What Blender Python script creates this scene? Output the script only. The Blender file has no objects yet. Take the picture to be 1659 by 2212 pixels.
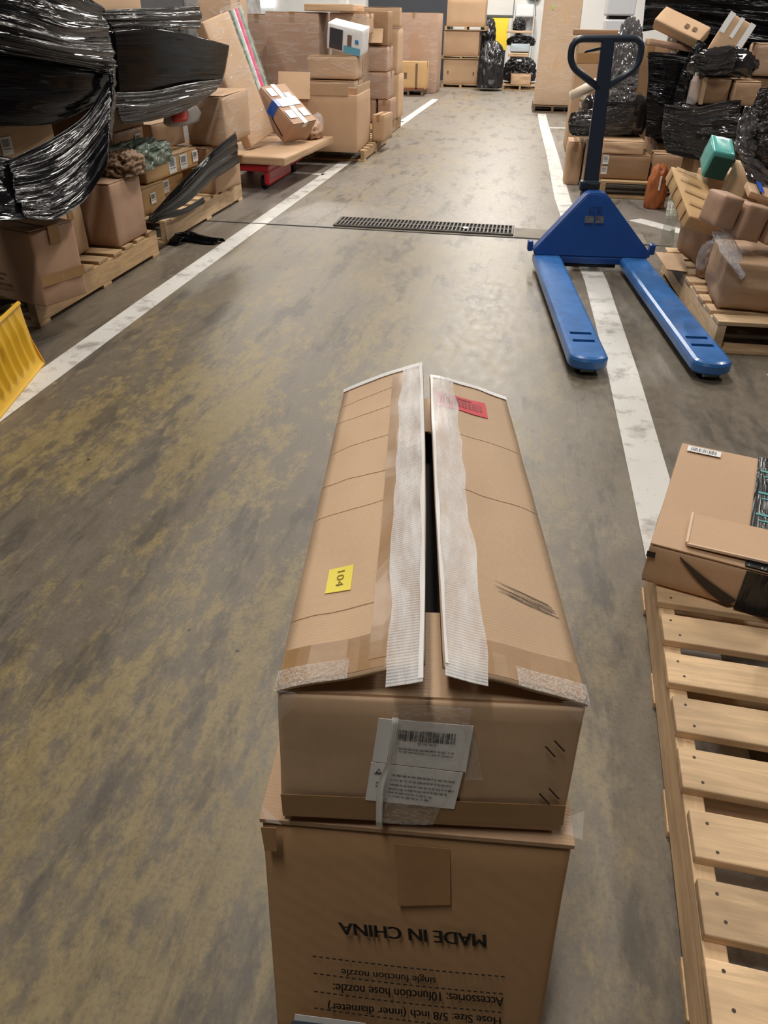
import bpy, bmesh, math, random
from mathutils import Vector, Matrix, Euler, noise
random.seed(7)
S = bpy.context.scene
COL = S.collection
# ---------------------------------------------------------------- camera
FPX, PITCH, ROLL, CAMH, YAW = 1600.0, 0.587, 0.016, 1.2, 0.1635
cd = bpy.data.cameras.new('camera'); cam = bpy.data.objects.new('camera', cd); COL.objects.link(cam)
cd.sensor_fit = 'VERTICAL'; cd.sensor_height = 24.0; cd.lens = FPX / 2212.0 * 24.0
cd.clip_start = 0.02; cd.clip_end = 200
cam.location = (0, 0, CAMH)
cam.rotation_euler = (Matrix.Rotation(YAW, 3, 'Z') @ Matrix.Rotation(math.pi / 2 - PITCH, 3, 'X') @ Matrix.Rotation(ROLL, 3, 'Z')).to_euler()
S.camera = cam
# ---------------------------------------------------------------- world, exposure
wd = bpy.data.worlds.new('world'); S.world = wd; wd.use_nodes = True
wd.node_tree.nodes['Background'].inputs[0].default_value = (0.9, 0.95, 1.0, 1)
wd.node_tree.nodes['Background'].inputs[1].default_value = 0.15
S.view_settings.view_transform = 'Standard'; S.view_settings.look = 'None'
S.view_settings.gamma = 1.0; S.view_settings.use_curve_mapping = False
S.view_settings.exposure = 0.0
S.cycles.max_bounces = 8; S.cycles.transparent_max_bounces = 12
# ceiling lamps: (x, y, watts); the first is fill added for the near cartons
LAMPS = [(-0.6, -0.35, 66), (-0.5, 3.6, 78), (-0.5, 7.0, 118), (-0.5, 10.6, 135), (-0.5, 14.2, 160), (-0.5, 17.8, 200),
         (-4.4, 7.0, 85), (-4.4, 12.4, 120), (-4.4, 17.2, 150), (3.4, 5.2, 95), (3.4, 10.6, 130), (3.4, 15.6, 150)]
LAMP_COLOR = (1.0, 0.93, 0.84)
CEIL = 4.6
# ---------------------------------------------------------------- measuring helpers (photograph pixel -> point in the hall)
_f = Matrix.Rotation(YAW, 3, 'Z') @ Matrix.Rotation(math.pi / 2 - PITCH, 3, 'X') @ Matrix.Rotation(ROLL, 3, 'Z')
RT, UP, FW = _f @ Vector((1, 0, 0)), _f @ Vector((0, 1, 0)), _f @ Vector((0, 0, -1))
EYE = Vector((0, 0, CAMH))
def ray(px, py): return FW + RT * ((px - 829.5) / FPX) - UP * ((py - 1106) / FPX)
def hit(px, py, p, n):
    d = ray(px, py); return EYE + d * ((Vector(p) - EYE).dot(n) / d.dot(n))
def onz(px, py, z=0.0): return hit(px, py, (0, 0, z), Vector((0, 0, 1)))
def onx(px, py, x): return hit(px, py, (x, 0, 0), Vector((1, 0, 0)))
def ony(px, py, y): return hit(px, py, (0, y, 0), Vector((0, 1, 0)))
# ---------------------------------------------------------------- materials
MATS = {}
def nodes(name):
    m = bpy.data.materials.new(name); m.use_nodes = True; nt = m.node_tree
    return m, nt, nt.nodes['Principled BSDF']
def mk(nt, t, **kw):
    n = nt.nodes.new(t)
    for k, v in kw.items():
        if k in n.inputs.keys(): n.inputs[k].default_value = v
        else: setattr(n, k, v)
    return n
def ramp(nt, src, stops, interp='LINEAR'):
    r = nt.nodes.new('ShaderNodeValToRGB'); r.color_ramp.interpolation = interp
    e = r.color_ramp.elements
    while len(e) < len(stops): e.new(0.5)
    for el, (p, c) in zip(e, stops):
        el.position = p; el.color = (*c, 1) if len(c) == 3 else c
    nt.links.new(src, r.inputs[0]); return r.outputs[0]
def coords(nt, kind='Object', scale=(1, 1, 1), rot=(0, 0, 0)):
    tc = nt.nodes.new('ShaderNodeTexCoord'); mp = nt.nodes.new('ShaderNodeMapping')
    mp.inputs['Scale'].default_value = scale; mp.inputs['Rotation'].default_value = rot
    nt.links.new(tc.outputs[kind], mp.inputs[0]); return mp.outputs[0]
def nz(nt, vec, scale, detail=4, rough=0.55, dist=0.0):
    n = mk(nt, 'ShaderNodeTexNoise', Scale=scale, Detail=detail, Roughness=rough, Distortion=dist)
    nt.links.new(vec, n.inputs['Vector']); return n.outputs['Fac']
def mix(nt, fac, a, b, mode='MIX'):
    m = nt.nodes.new('ShaderNodeMix'); m.data_type = 'RGBA'; m.blend_type = mode
    for i, v in ((0, fac), (6, a), (7, b)):
        if isinstance(v, bpy.types.NodeSocket): nt.links.new(v, m.inputs[i])
        elif i == 0: m.inputs[0].default_value = v
        else: m.inputs[i].default_value = (*v, 1)
    return m.outputs[2]
def bump(nt, b, h, strength, dist=0.01):
    n = mk(nt, 'ShaderNodeBump', Strength=strength, Distance=dist)
    nt.links.new(h, n.inputs['Height']); nt.links.new(n.outputs[0], b.inputs['Normal'])
def plain(name, c, rough=0.5, metal=0.0, alpha=1.0, spec=0.5, var=0.0, vs=8.0, emit=None, coat=0.0):
    if name in MATS: return MATS[name]
    m, nt, b = nodes(name)
    b.inputs['Base Color'].default_value = (*c, 1); b.inputs['Roughness'].default_value = rough
    b.inputs['Metallic'].default_value = metal; b.inputs['Alpha'].default_value = alpha
    b.inputs['Specular IOR Level'].default_value = spec; b.inputs['Coat Weight'].default_value = coat
    if var:
        f = nz(nt, coords(nt), vs, 5)
        nt.links.new(mix(nt, ramp(nt, f, [(0.3, (0, 0, 0)), (0.7, (1, 1, 1))]), tuple(x * (1 - var) for x in c), tuple(min(1, x * (1 + var)) for x in c)), b.inputs['Base Color'])
        bump(nt, b, f, 0.1, 0.004)
    if emit:
        b.inputs['Emission Color'].default_value = (*c, 1); b.inputs['Emission Strength'].default_value = emit
    MATS[name] = m; return m
def card(name, c, dirt=0.25):
    """corrugated board: soft blotches, fibres, faint flute lines and scuffs"""
    if name in MATS: return MATS[name]
    m, nt, b = nodes(name)
    v = coords(nt)
    big = nz(nt, v, 3.0, 3); fib = nz(nt, coords(nt, 'Object', (60, 60, 14)), 2.0, 4, 0.7)
    scuff = nz(nt, coords(nt, 'Object', (3, 14, 5), (0.3, 0.4, 0.5)), 2.2, 6, 0.65)
    c1 = mix(nt, big, tuple(x * 0.88 for x in c), tuple(min(1, x * 1.10) for x in c))
    c2 = mix(nt, ramp(nt, fib, [(0.35, (0.0,) * 3), (0.75, (0.22,) * 3)]), c1, tuple(x * 0.72 for x in c))
    c3 = mix(nt, ramp(nt, scuff, [(0.66, (0,) * 3), (0.8, (dirt,) * 3)]), c2, tuple(x * 0.35 for x in c))
    oi = nt.nodes.new('ShaderNodeObjectInfo')
    hs = mk(nt, 'ShaderNodeHueSaturation'); mr = mk(nt, 'ShaderNodeMapRange')
    mr.inputs[3].default_value = 0.9; mr.inputs[4].default_value = 1.08
    nt.links.new(oi.outputs['Random'], mr.inputs[0]); nt.links.new(mr.outputs[0], hs.inputs['Value']); nt.links.new(c3, hs.inputs['Color'])
    nt.links.new(hs.outputs[0], b.inputs['Base Color'])
    b.inputs['Roughness'].default_value = 0.62; b.inputs['Specular IOR Level'].default_value = 0.35
    flute = mk(nt, 'ShaderNodeTexWave', Scale=70.0, Distortion=1.2, Detail=1.0); flute.bands_direction = 'Y'
    nt.links.new(v, flute.inputs['Vector'])
    ad = mk(nt, 'ShaderNodeMath', operation='MULTIPLY_ADD'); ad.inputs[1].default_value = 0.12
    nt.links.new(flute.outputs['Fac'], ad.inputs[0]); nt.links.new(nz(nt, v, 9, 4), ad.inputs[2])
    bump(nt, b, ad.outputs[0], 0.25, 0.006)
    MATS[name] = m; return m
def film(name, c, alpha, rough, sx, sy, bs, kind='UV', spec=0.5):
    """stretch film: glossy skin pulled into long sharp creases with slack, flat stretches between them"""
    if name in MATS: return MATS[name]
    m, nt, b = nodes(name)
    f = nz(nt, coords(nt, kind, (sx, sy, sy)), 1.0, 4, 0.55, 0.5)
    crease = ramp(nt, f, [(0.0, (0,) * 3), (0.46, (0.05,) * 3), (0.52, (0.8,) * 3), (0.57, (0.15,) * 3), (1.0, (0.1,) * 3)])
    w = nz(nt, coords(nt, kind, (sx * 1.6, sy * 0.22, sy * 0.22), (0.2, 0.1, 0.3)), 1.0, 2, 0.5, 0.8)
    ad = mk(nt, 'ShaderNodeMath', operation='MULTIPLY_ADD'); ad.inputs[1].default_value = 0.28
    nt.links.new(crease, ad.inputs[0]); nt.links.new(w, ad.inputs[2])
    bump(nt, b, ad.outputs[0], bs, 0.02)
    b.inputs['Base Color'].default_value = (*c, 1); b.inputs['Roughness'].default_value = rough
    b.inputs['Specular IOR Level'].default_value = spec
    if alpha < 1:
        a = ramp(nt, f, [(0.3, (alpha * 0.55,) * 3), (0.5, (alpha * 0.8,) * 3), (0.54, (min(1, alpha * 2.6),) * 3), (0.6, (alpha,) * 3)])
        nt.links.new(a, b.inputs['Alpha'])
    MATS[name] = m; return m
def threadtape(name, alpha):
    """clear tape with close cross threads, milky where it has lifted"""
    m, nt, b = nodes(name)
    w = mk(nt, 'ShaderNodeTexWave', Scale=60.0, Distortion=0.6, Detail=1.0); w.bands_direction = 'X'; nt.links.new(coords(nt, 'UV'), w.inputs['Vector'])
    low = nz(nt, coords(nt, 'UV', (7, 2, 1)), 1.0, 5, 0.65)
    a1 = mk(nt, 'ShaderNodeMath', operation='MULTIPLY_ADD'); a1.inputs[1].default_value = 0.22; a1.inputs[2].default_value = alpha - 0.2
    nt.links.new(w.outputs['Fac'], a1.inputs[0])
    a2 = mk(nt, 'ShaderNodeMath', operation='ADD'); nt.links.new(a1.outputs[0], a2.inputs[0])
    nt.links.new(ramp(nt, low, [(0.35, (0,) * 3), (0.7, (0.34,) * 3)]), a2.inputs[1]); nt.links.new(a2.outputs[0], b.inputs['Alpha'])
    b.inputs['Base Color'].default_value = (0.93, 0.92, 0.92, 1); b.inputs['Roughness'].default_value = 0.3
    bump(nt, b, low, 0.15, 0.004)
    MATS[name] = m; return m
def wood(name, c, dark, tone=0.16):
    """sawn pine: grain along the board's own X"""
    if name in MATS: return MATS[name]
    m, nt, b = nodes(name)
    oi = nt.nodes.new('ShaderNodeObjectInfo')
    tc = nt.nodes.new('ShaderNodeTexCoord'); ad = mk(nt, 'ShaderNodeVectorMath', operation='ADD')
    sc = mk(nt, 'ShaderNodeVectorMath', operation='SCALE'); sc.inputs['Scale'].default_value = 13.0
    cm = nt.nodes.new('ShaderNodeCombineXYZ')
    for i in range(3): nt.links.new(oi.outputs['Random'], cm.inputs[i])
    nt.links.new(cm.outputs[0], sc.inputs[0]); nt.links.new(tc.outputs['Object'], ad.inputs[0]); nt.links.new(sc.outputs[0], ad.inputs[1])
    mp = nt.nodes.new('ShaderNodeMapping'); mp.inputs['Scale'].default_value = (2.2, 26, 26); nt.links.new(ad.outputs[0], mp.inputs[0])
    g = nz(nt, mp.outputs[0], 1.6, 6, 0.6, 1.4)
    mp2 = nt.nodes.new('ShaderNodeMapping'); mp2.inputs['Scale'].default_value = (5, 9, 9); nt.links.new(ad.outputs[0], mp2.inputs[0])
    st = nz(nt, mp2.outputs[0], 1.0, 3)
    c1 = mix(nt, ramp(nt, g, [(0.35, (0,) * 3), (0.7, (1,) * 3)]), tuple(x * 0.74 for x in c), tuple(min(1, x * 1.10) for x in c))
    c2 = mix(nt, ramp(nt, st, [(0.46, (0,) * 3), (0.75, (0.8,) * 3)]), c1, dark)
    hs = mk(nt, 'ShaderNodeHueSaturation'); mr = mk(nt, 'ShaderNodeMapRange'); mr.inputs[3].default_value = 1 - tone; mr.inputs[4].default_value = 1 + tone
    nt.links.new(oi.outputs['Random'], mr.inputs[0]); nt.links.new(mr.outputs[0], hs.inputs['Value']); nt.links.new(c2, hs.inputs['Color'])
    nt.links.new(hs.outputs[0], b.inputs['Base Color']); b.inputs['Roughness'].default_value = 0.7
    bump(nt, b, g, 0.25, 0.004)
    MATS[name] = m; return m
KRAFT = card('kraft_board', (0.48, 0.312, 0.192))
TAN = card('tan_board', (0.53, 0.355, 0.220))
PINK = card('pinkish_board', (0.42, 0.265, 0.180))
BROWN = card('brown_board', (0.30, 0.180, 0.100))
PALE = card('pale_board', (0.60, 0.42, 0.27))
GOLD = card('golden_board', (0.52, 0.33, 0.155))
INSIDE = card('board_inside', (0.20, 0.125, 0.075))
PINE = wood('pine', (0.80, 0.565, 0.335), (0.42, 0.28, 0.17), 0.2)
PINE2 = wood('old_pine', (0.50, 0.33, 0.17), (0.26, 0.18, 0.11))
DARKWOOD = wood('dark_wood', (0.16, 0.10, 0.06), (0.06, 0.04, 0.03))
TAPE = plain('brown_tape', (0.33, 0.19, 0.085), 0.28, spec=0.5, var=0.06, vs=30)
CLEAR = film('clear_tape', (0.90, 0.89, 0.88), 0.10, 0.15, 6, 24, 0.12)
FILA = threadtape('filament_tape', 0.29)
EDGE = plain('milky_edge', (0.86, 0.86, 0.86), 0.35, alpha=0.8)
BLACK = film('black_film', (0.004, 0.004, 0.005), 1.0, 0.07, 1.0, 26, 0.32, spec=0.28)
FLATB = film('slack_black_film', (0.003, 0.003, 0.0035), 1.0, 0.07, 1.0, 12, 0.10, spec=0.09)
BLACKB = film('black_film_wrap', (0.004, 0.004, 0.005), 1.0, 0.09, 1.6, 14, 0.35, 'Object', spec=0.28)
GREYF = film('smoky_film', (0.022, 0.020, 0.021), 1.0, 0.09, 2.4, 18, 0.95, spec=0.8)
WRAP = film('clear_wrap', (0.82, 0.81, 0.80), 0.09, 0.07, 3, 13, 0.7)
CRYS = film('crumpled_clear', (0.80, 0.80, 0.83), 0.32, 0.10, 8, 14, 0.8)
PAPER = plain('white_paper', (0.80, 0.81, 0.82), 0.5)
GLOSSY = plain('glossy_print', (0.78, 0.80, 0.83), 0.3, var=0.04)
INK = plain('black_ink', (0.022, 0.018, 0.016), 0.6)
FADED = plain('faded_ink', (0.14, 0.085, 0.05), 0.6)
GREYINK = plain('grey_ink', (0.18, 0.18, 0.19), 0.6)
BLUET = plain('blue_tape', (0.02, 0.10, 0.55), 0.35)
RUBBER = plain('rubber', (0.012, 0.012, 0.013), 0.7)
STEEL = plain('steel', (0.45, 0.45, 0.46), 0.35, 0.9)
NAILM = plain('nail_hole', (0.055, 0.035, 0.025), 0.6)
DKMETAL = plain('navy_black_paint', (0.016, 0.026, 0.046), 0.38)
# ---------------------------------------------------------------- object helpers
def tag(o, label=None, cat=None, group=None, kind=None):
    if label: o['label'] = label
    if cat: o['category'] = cat
    if group: o['group'] = group
    if kind: o['kind'] = kind
    return o
def thing(name, label, cat, loc=(0, 0, 0), rot=(0, 0, 0), group=None):
    o = bpy.data.objects.new(name, None); COL.objects.link(o); o.empty_display_size = 0.05
    o.location = loc; o.rotation_euler = rot
    return tag(o, label, cat, group)
def obj(name, bm, mat, parent=None, smooth=False, label=None):
    me = bpy.data.meshes.new(name); bm.to_mesh(me); bm.free()
    if smooth:
        for p in me.polygons: p.use_smooth = True
    if mat: me.materials.append(mat)
    return link(name, me, parent, label)
def link(name, me, parent=None, label=None):
    o = bpy.data.objects.new(name, me); COL.objects.link(o)
    if parent: o.parent = parent
    if label: o['label'] = label
    return o
def NB(): return bmesh.new()
def box(bm, c, s, bev=0.0, rot=None):
    r = bmesh.ops.create_cube(bm, size=1.0); vs = r['verts']
    M = Matrix.Translation(c) @ (rot.to_matrix().to_4x4() if rot else Matrix()) @ Matrix.Diagonal((*s, 1))
    bmesh.ops.transform(bm, matrix=M, verts=vs)
    if bev:
        es = list({e for v in vs for e in v.link_edges})
        bmesh.ops.bevel(bm, geom=es, offset=bev, segments=2, profile=0.5, affect='EDGES')
    return bm
def cyl(bm, c, r, h, axis='Z', seg=20, r2=None):
    M = Matrix.Translation(c)
    if axis == 'X': M = M @ Matrix.Rotation(math.pi / 2, 4, 'Y')
    if axis == 'Y': M = M @ Matrix.Rotation(math.pi / 2, 4, 'X')
    bmesh.ops.create_cone(bm, cap_ends=True, segments=seg, radius1=r, radius2=r if r2 is None else r2, depth=h, matrix=M); return bm
def prism(bm, pts, d):
    """closed polygon pts (3D) pushed along vector d"""
    d = Vector(d); a = [bm.verts.new(Vector(p)) for p in pts]; b = [bm.verts.new(Vector(p) + d) for p in pts]
    bm.faces.new(a); bm.faces.new(b[::-1]); n = len(pts)
    for i in range(n): bm.faces.new((a[i], b[i], b[(i + 1) % n], a[(i + 1) % n]))
    bmesh.ops.recalc_face_normals(bm, faces=bm.faces); return bm
def tube(bm, pts, r, seg=10, closed=False, flat=1.0):
    pts = [Vector(p) for p in pts]; n = len(pts); rings = []; prev = None
    for i, p in enumerate(pts):
        if closed: t = (pts[(i + 1) % n] - pts[i - 1]).normalized()
        else: t = (pts[min(i + 1, n - 1)] - pts[max(i - 1, 0)]).normalized()
        if prev is None:
            a = Vector((0, 1, 0)) if abs(t.y) < 0.9 else Vector((1, 0, 0)); u = t.cross(a).normalized()
        else: u = (prev - t * prev.dot(t)).normalized()
        prev = u; w = t.cross(u)
        rings.append([bm.verts.new(p + u * (r * math.cos(2 * math.pi * k / seg)) + w * (r * flat * math.sin(2 * math.pi * k / seg))) for k in range(seg)])
    for i in range(n if closed else n - 1):
        A, B = rings[i], rings[(i + 1) % n]
        for k in range(seg): bm.faces.new((A[k], A[(k + 1) % seg], B[(k + 1) % seg], B[k]))
    if not closed: bm.faces.new(rings[0][::-1]); bm.faces.new(rings[-1])
    bmesh.ops.recalc_face_normals(bm, faces=bm.faces); return bm
def fillet(pts, r, n=5, closed=False):
    out = []; N = len(pts); pts = [Vector(p) for p in pts]
    for i in range(N):
        if not closed and i in (0, N - 1): out.append(pts[i]); continue
        a, b, c = pts[i - 1], pts[i], pts[(i + 1) % N]
        ra = min(r, (a - b).length * 0.45); rc = min(r, (c - b).length * 0.45)
        p, q = b + (a - b).normalized() * ra, b + (c - b).normalized() * rc
        for k in range(n + 1):
            t = k / n; out.append(p * (1 - t) ** 2 + b * 2 * t * (1 - t) + q * t * t)
    return out
def hexbox(bm, C, n=7, e=0.02, bulge=0.0, dent=0.0, seed=0, skip=''):
    """soft-edged carton body from 8 corners C['LFB'].. ; local trilinear grid, bulging faces, small dents"""
    g = lambda u, v, w: (((C['LFB'] * (1 - u) + C['RFB'] * u) * (1 - v) + (C['LKB'] * (1 - u) + C['RKB'] * u) * v) * (1 - w)
                         + ((C['LFT'] * (1 - u) + C['RFT'] * u) * (1 - v) + (C['LKT'] * (1 - u) + C['RKT'] * u) * v) * w)
    lens = [(C['RFB'] - C['LFB']).length, (C['LKB'] - C['LFB']).length, (C['LFT'] - C['LFB']).length]
    ts = [[0.0, min(0.2, e * 0.5 / L)] + [min(0.2, e * 0.5 / L) + (1 - 2 * min(0.2, e * 0.5 / L)) * k / n for k in range(1, n)] + [1 - min(0.2, e * 0.5 / L), 1.0] for L in lens]
    cen = g(.5, .5, .5); cache = {}; N = n + 2
    def vert(i, j, k):
        key = (i, j, k)
        if key in cache: return cache[key]
        t = [ts[0][i], ts[1][j], ts[2][k]]; idx = (i, j, k)
        ex = [q for q in range(3) if idx[q] in (0, N)]
        p = g(*t)
        if len(ex) >= 2:                                              # round the edges and corners
            for q in ex:
                t2 = list(t); t2[q] = min(0.2, e * 0.16 / lens[q]) if t[q] == 0 else 1 - min(0.2, e * 0.16 / lens[q])
                p = p + (g(*t2) - g(*t))
        elif bulge or dent:
            q = ex[0]; a, b = [x for x in range(3) if x != q]
            sh = (1 - (2 * t[a] - 1) ** 2) * (1 - (2 * t[b] - 1) ** 2)
            o = list(t); o[q] = 0.5
            nrm = (p - g(*o)).normalized()
            p = p + nrm * (bulge * sh + dent * 1.6 * sh ** 0.5 * noise.noise(Vector((t[0] * 3.1 + seed * 7, t[1] * 3.1, t[2] * 3.1))))
        if dent: p = p + dent * 0.7 * noise.noise_vector(p * 5 + Vector((seed * 3.3, 0, 0)))
        cache[key] = bm.verts.new(p); return cache[key]
    def face(fix, val, flip):
        a, b = [x for x in range(3) if x != fix]
        for s in range(N):
            for r in range(N):
                ids = []
                for (ds, dr) in ((0, 0), (1, 0), (1, 1), (0, 1)):
                    x = [0, 0, 0]; x[fix] = val; x[a] = s + ds; x[b] = r + dr; ids.append(vert(*x))
                bm.faces.new(ids[::-1] if flip else ids)
    for nm, fx, vl in (('L', 0, 0), ('R', 0, N), ('F', 1, 0), ('K', 1, N), ('B', 2, 0), ('T', 2, N)):
        if nm not in skip: face(fx, vl, False)
    bmesh.ops.recalc_face_normals(bm, faces=bm.faces); return bm
def corners(d, z0=0.0, taper=0.0):
    x, y, z = d[0] / 2, d[1] / 2, d[2]; r = {}
    for a, sx in (('L', -1), ('R', 1)):
        for b, sy in (('F', -1), ('K', 1)):
            r[a + b + 'B'] = Vector((sx * x, sy * y, z0)); r[a + b + 'T'] = Vector((sx * x * (1 - taper), sy * y * (1 - taper), z0 + z))
    return r
def fquad(d, face, off=0.0):
    """(origin, u axis, v axis) of a carton face in its local frame, u to the right seen from outside, v up (or away)"""
    x, y, z = d[0] / 2, d[1] / 2, d[2]
    return {'F': (Vector((-x, -y - off, 0)), Vector((d[0], 0, 0)), Vector((0, 0, z))),
            'K': (Vector((x, y + off, 0)), Vector((-d[0], 0, 0)), Vector((0, 0, z))),
            'R': (Vector((x + off, -y, 0)), Vector((0, d[1], 0)), Vector((0, 0, z))),
            'L': (Vector((-x - off, y, 0)), Vector((0, -d[1], 0)), Vector((0, 0, z))),
            'T': (Vector((-x, -y, z + off)), Vector((d[0], 0, 0)), Vector((0, d[1], 0)))}[face]
def decal(name, d, face, u0, v0, u1, v1, mat, parent, off=0.005, label=None, th=0.0008, ang=0.0):
    """thin real sheet stuck on a face (u,v in 0..1)"""
    o, U, V = fquad(d, face, off); n = U.cross(V).normalized(); bm = NB()
    c = o + U * ((u0 + u1) / 2) + V * ((v0 + v1) / 2); hu, hv = U * ((u1 - u0) / 2), V * ((v1 - v0) / 2)
    R = Matrix.Rotation(ang, 3, n); hu, hv = R @ hu, R @ hv
    prism(bm, [c - hu - hv, c + hu - hv, c + hu + hv, c - hu + hv], n * th)
    return obj(name, bm, mat, parent, label=label)
def barcode(d, face, u0, v0, u1, v1, parent, off=0.0062, n=18, mat=None, lines=0):
    o, U, V = fquad(d, face, off); nr = U.cross(V).normalized(); bm = NB(); t = u0; rnd = random.Random(n)
    while t < u1:
        w = (u1 - u0) / n * rnd.choice((0.3, 0.5, 0.9)); a, b = t, min(u1, t + w)
        prism(bm, [o + U * a + V * v0, o + U * b + V * v0, o + U * b + V * v1, o + U * a + V * v1], nr * 0.0004)
        t = b + (u1 - u0) / n * rnd.choice((0.3, 0.5, 0.8))
    for k in range(lines):
        vv = v0 - (v1 - v0) * (0.35 + 0.3 * k)
        prism(bm, [o + U * u0 + V * vv, o + U * (u1 - 0.1 * (u1 - u0) * k) + V * vv, o + U * (u1 - 0.1 * (u1 - u0) * k) + V * (vv + (v1 - v0) * 0.13), o + U * u0 + V * (vv + (v1 - v0) * 0.13)], nr * 0.0004)
    return obj('barcode', bm, mat or INK, parent)
def carton(label, c, d, rot=(0, 0, 0), mat=None, group=None, tape='y', dent=0.004, bulge=0.003, labels=(), tmat=None, opened=False, wrap=False, name='carton', n=6, cat='box', tape_lap=0.22):
    """closed shipping carton; c is its centre, d its size, rot in degrees (x, y, z)"""
    mat = mat or KRAFT
    R = Euler([math.radians(a) for a in rot]).to_matrix()
    base = Vector(c) - R @ Vector((0, 0, d[2] / 2))
    t = thing(name, label, cat, base, [math.radians(a) for a in rot], group)
    sd = sum(ord(q) for q in label) % 97
    bm = hexbox(NB(), corners((d[0], d[1], d[2] - 0.004)), n, min(0.02, d[2] * 0.2), bulge, dent, sd, 'T' if opened else '')
    for v in bm.verts: v.co.z = min(max(v.co.z, 0.0015), d[2] - 0.0035)
    o = obj('body', bm, mat, t, True)
    if opened:
        m = o.modifiers.new('board', 'SOLIDIFY'); m.thickness = 0.006; m.offset = -1
    elif tape:
        ax = 0 if tape == 'x' else 1                                  # direction of the seam
        for s in (-1, 1):
            sz = [d[0] - 0.004, d[1] - 0.004, 0.004]; cc = [0, 0, d[2] - 0.002]
            sz[1 - ax] = d[1 - ax] / 2 - 0.004; cc[1 - ax] = s * d[1 - ax] / 4
            obj('top_flap', box(NB(), cc, sz, 0.0012), mat, t)
        w = min(0.055, d[1 - ax] * 0.25); tm = tmat or TAPE; lap = min(0.09, d[2] * tape_lap) + 0.0005
        bm = NB(); e = d[ax] / 2 + 0.004
        prof = [(-e, d[2] - lap), (-e, d[2] + 0.001), (e, d[2] + 0.001), (e, d[2] - lap)]
        th = 0.0012
        outer = [(-e - th, d[2] - lap), (-e - th, d[2] + 0.001 + th), (e + th, d[2] + 0.001 + th), (e + th, d[2] - lap)]
        poly = prof + outer[::-1]
        P = [(Vector((a, -w / 2, z)) if ax == 0 else Vector((-w / 2, a, z))) for a, z in poly]
        vec = Vector((0, w, 0)) if ax == 0 else Vector((w, 0, 0))
        for i in range(3):
            q = [P[i], P[i + 1], P[6 - i], P[7 - i]]; prism(bm, q, vec)
        obj('tape', bm, tm, t)
    for L in labels:
        k = L[0]
        if k == 'bar':
            decal('label', d, *L[1:6], PAPER, t, 0.006, label='white label'); f, u0, v0, u1, v1 = L[1:6]
            du, dv = u1 - u0, v1 - v0
            barcode(d, f, u0 + du * .12, v0 + dv * .45, u1 - du * .12, v1 - dv * .12, t, 0.0074, 12, GREYINK, 1)
        elif k == 'print': decal('print', d, *L[1:6], FADED, t, 0.0055)
        else: decal(k, d, *L[1:6], L[6], t, 0.006, label=(L[7] if len(L) > 7 else None), ang=(L[8] if len(L) > 8 else 0))
    if wrap:
        g = 0.0065; q = corners((d[0] + 2 * g, d[1] + 2 * g, d[2] - 0.02), 0.01)
        o = obj('clear_wrap', hexbox(NB(), q, 8, 0.02, 0.003, 0.002, sd + 5, 'TB'), WRAP, t, True, label='clear stretch wrap'); uvbox(o)
    return t
def uvbox(o):
    me = o.data; uv = me.uv_layers.new(name='uv')
    for p in me.polygons:
        nx, ny, nzv = (abs(a) for a in p.normal)
        for li in p.loop_indices:
            co = me.vertices[me.loops[li].vertex_index].co
            uv.data[li].uv = (co.x + co.y, co.z) if nzv < 0.7 else (co.x, co.y)
def catmull(P, t):
    n = len(P) - 1; x = min(max(t, 0), 1) * n; i = min(int(x), n - 1); f = x - i
    p0, p1, p2, p3 = P[max(i - 1, 0)], P[i], P[i + 1], P[min(i + 2, n)]
    return 0.5 * ((2 * p1) + (p2 - p0) * f + (2 * p0 - 5 * p1 + 4 * p2 - p3) * f * f + (3 * p1 - p0 - 3 * p2 + p3) * f ** 3)
def sheet(name, rows, mat, parent=None, nu=36, nv=30, wr=0.012, fu=2.0, fv=16.0, seed=0, th=0.0025, label=None, edge=0.0, facet=False):
    """pulled film: a smooth surface through rows of points, creased along u"""
    bm = NB(); uvl = bm.loops.layers.uv.new('uv'); V = []
    rows = [[Vector(p) for p in r] for r in rows]
    for j in range(nv + 1):
        v = j / nv; L = []
        for i in range(nu + 1):
            u = i / nu
            if edge: v2 = v + edge * (0.5 - abs(v - 0.5) < 0.08) * noise.noise(Vector((u * 9, seed, 4)))
            else: v2 = v
            p = catmull([catmull(r, u) for r in rows], v2); L.append(p)
        V.append(L)
    G = [[None] * (nu + 1) for _ in range(nv + 1)]
    for j in range(nv + 1):
        for i in range(nu + 1):
            a = V[j][min(i + 1, nu)] - V[j][max(i - 1, 0)]; b = V[min(j + 1, nv)][i] - V[max(j - 1, 0)][i]
            n = a.cross(b); n = n.normalized() if n.length > 1e-9 else Vector((0, 0, 1))
            u, v = i / nu, j / nv
            if facet: h = noise.noise(Vector((u * fu * 2 + seed, v * fv * 2, 3.3))) * 1.3 + noise.noise(Vector((u * fu * 5 + seed, v * fv * 5, 7.7))) * 0.8
            else: h = noise.noise(Vector((u * fu * 0.6 + seed, v * fv, seed * 1.7))) + 0.5 * noise.noise(Vector((u * fu * 1.3, v * fv * 2.1, seed))) + 0.9 * noise.noise(Vector((u * 1.6, v * 2.2, seed + 9)))
            G[j][i] = bm.verts.new(V[j][i] + n * (wr * 0.7 * h))
    for j in range(nv):
        for i in range(nu):
            f = bm.faces.new((G[j][i], G[j][i + 1], G[j + 1][i + 1], G[j + 1][i]))
            for lp, (du, dv) in zip(f.loops, ((0, 0), (1, 0), (1, 1), (0, 1))): lp[uvl].uv = ((i + du) / nu, (j + dv) / nv)
    o = obj(name, bm, mat, parent, not facet, label)
    m = o.modifiers.new('gauge', 'SOLIDIFY'); m.thickness = th
    return o
SILVER = plain('silver_crumple', (0.13, 0.13, 0.14), 0.17, spec=1.0, coat=0.6)
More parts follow.
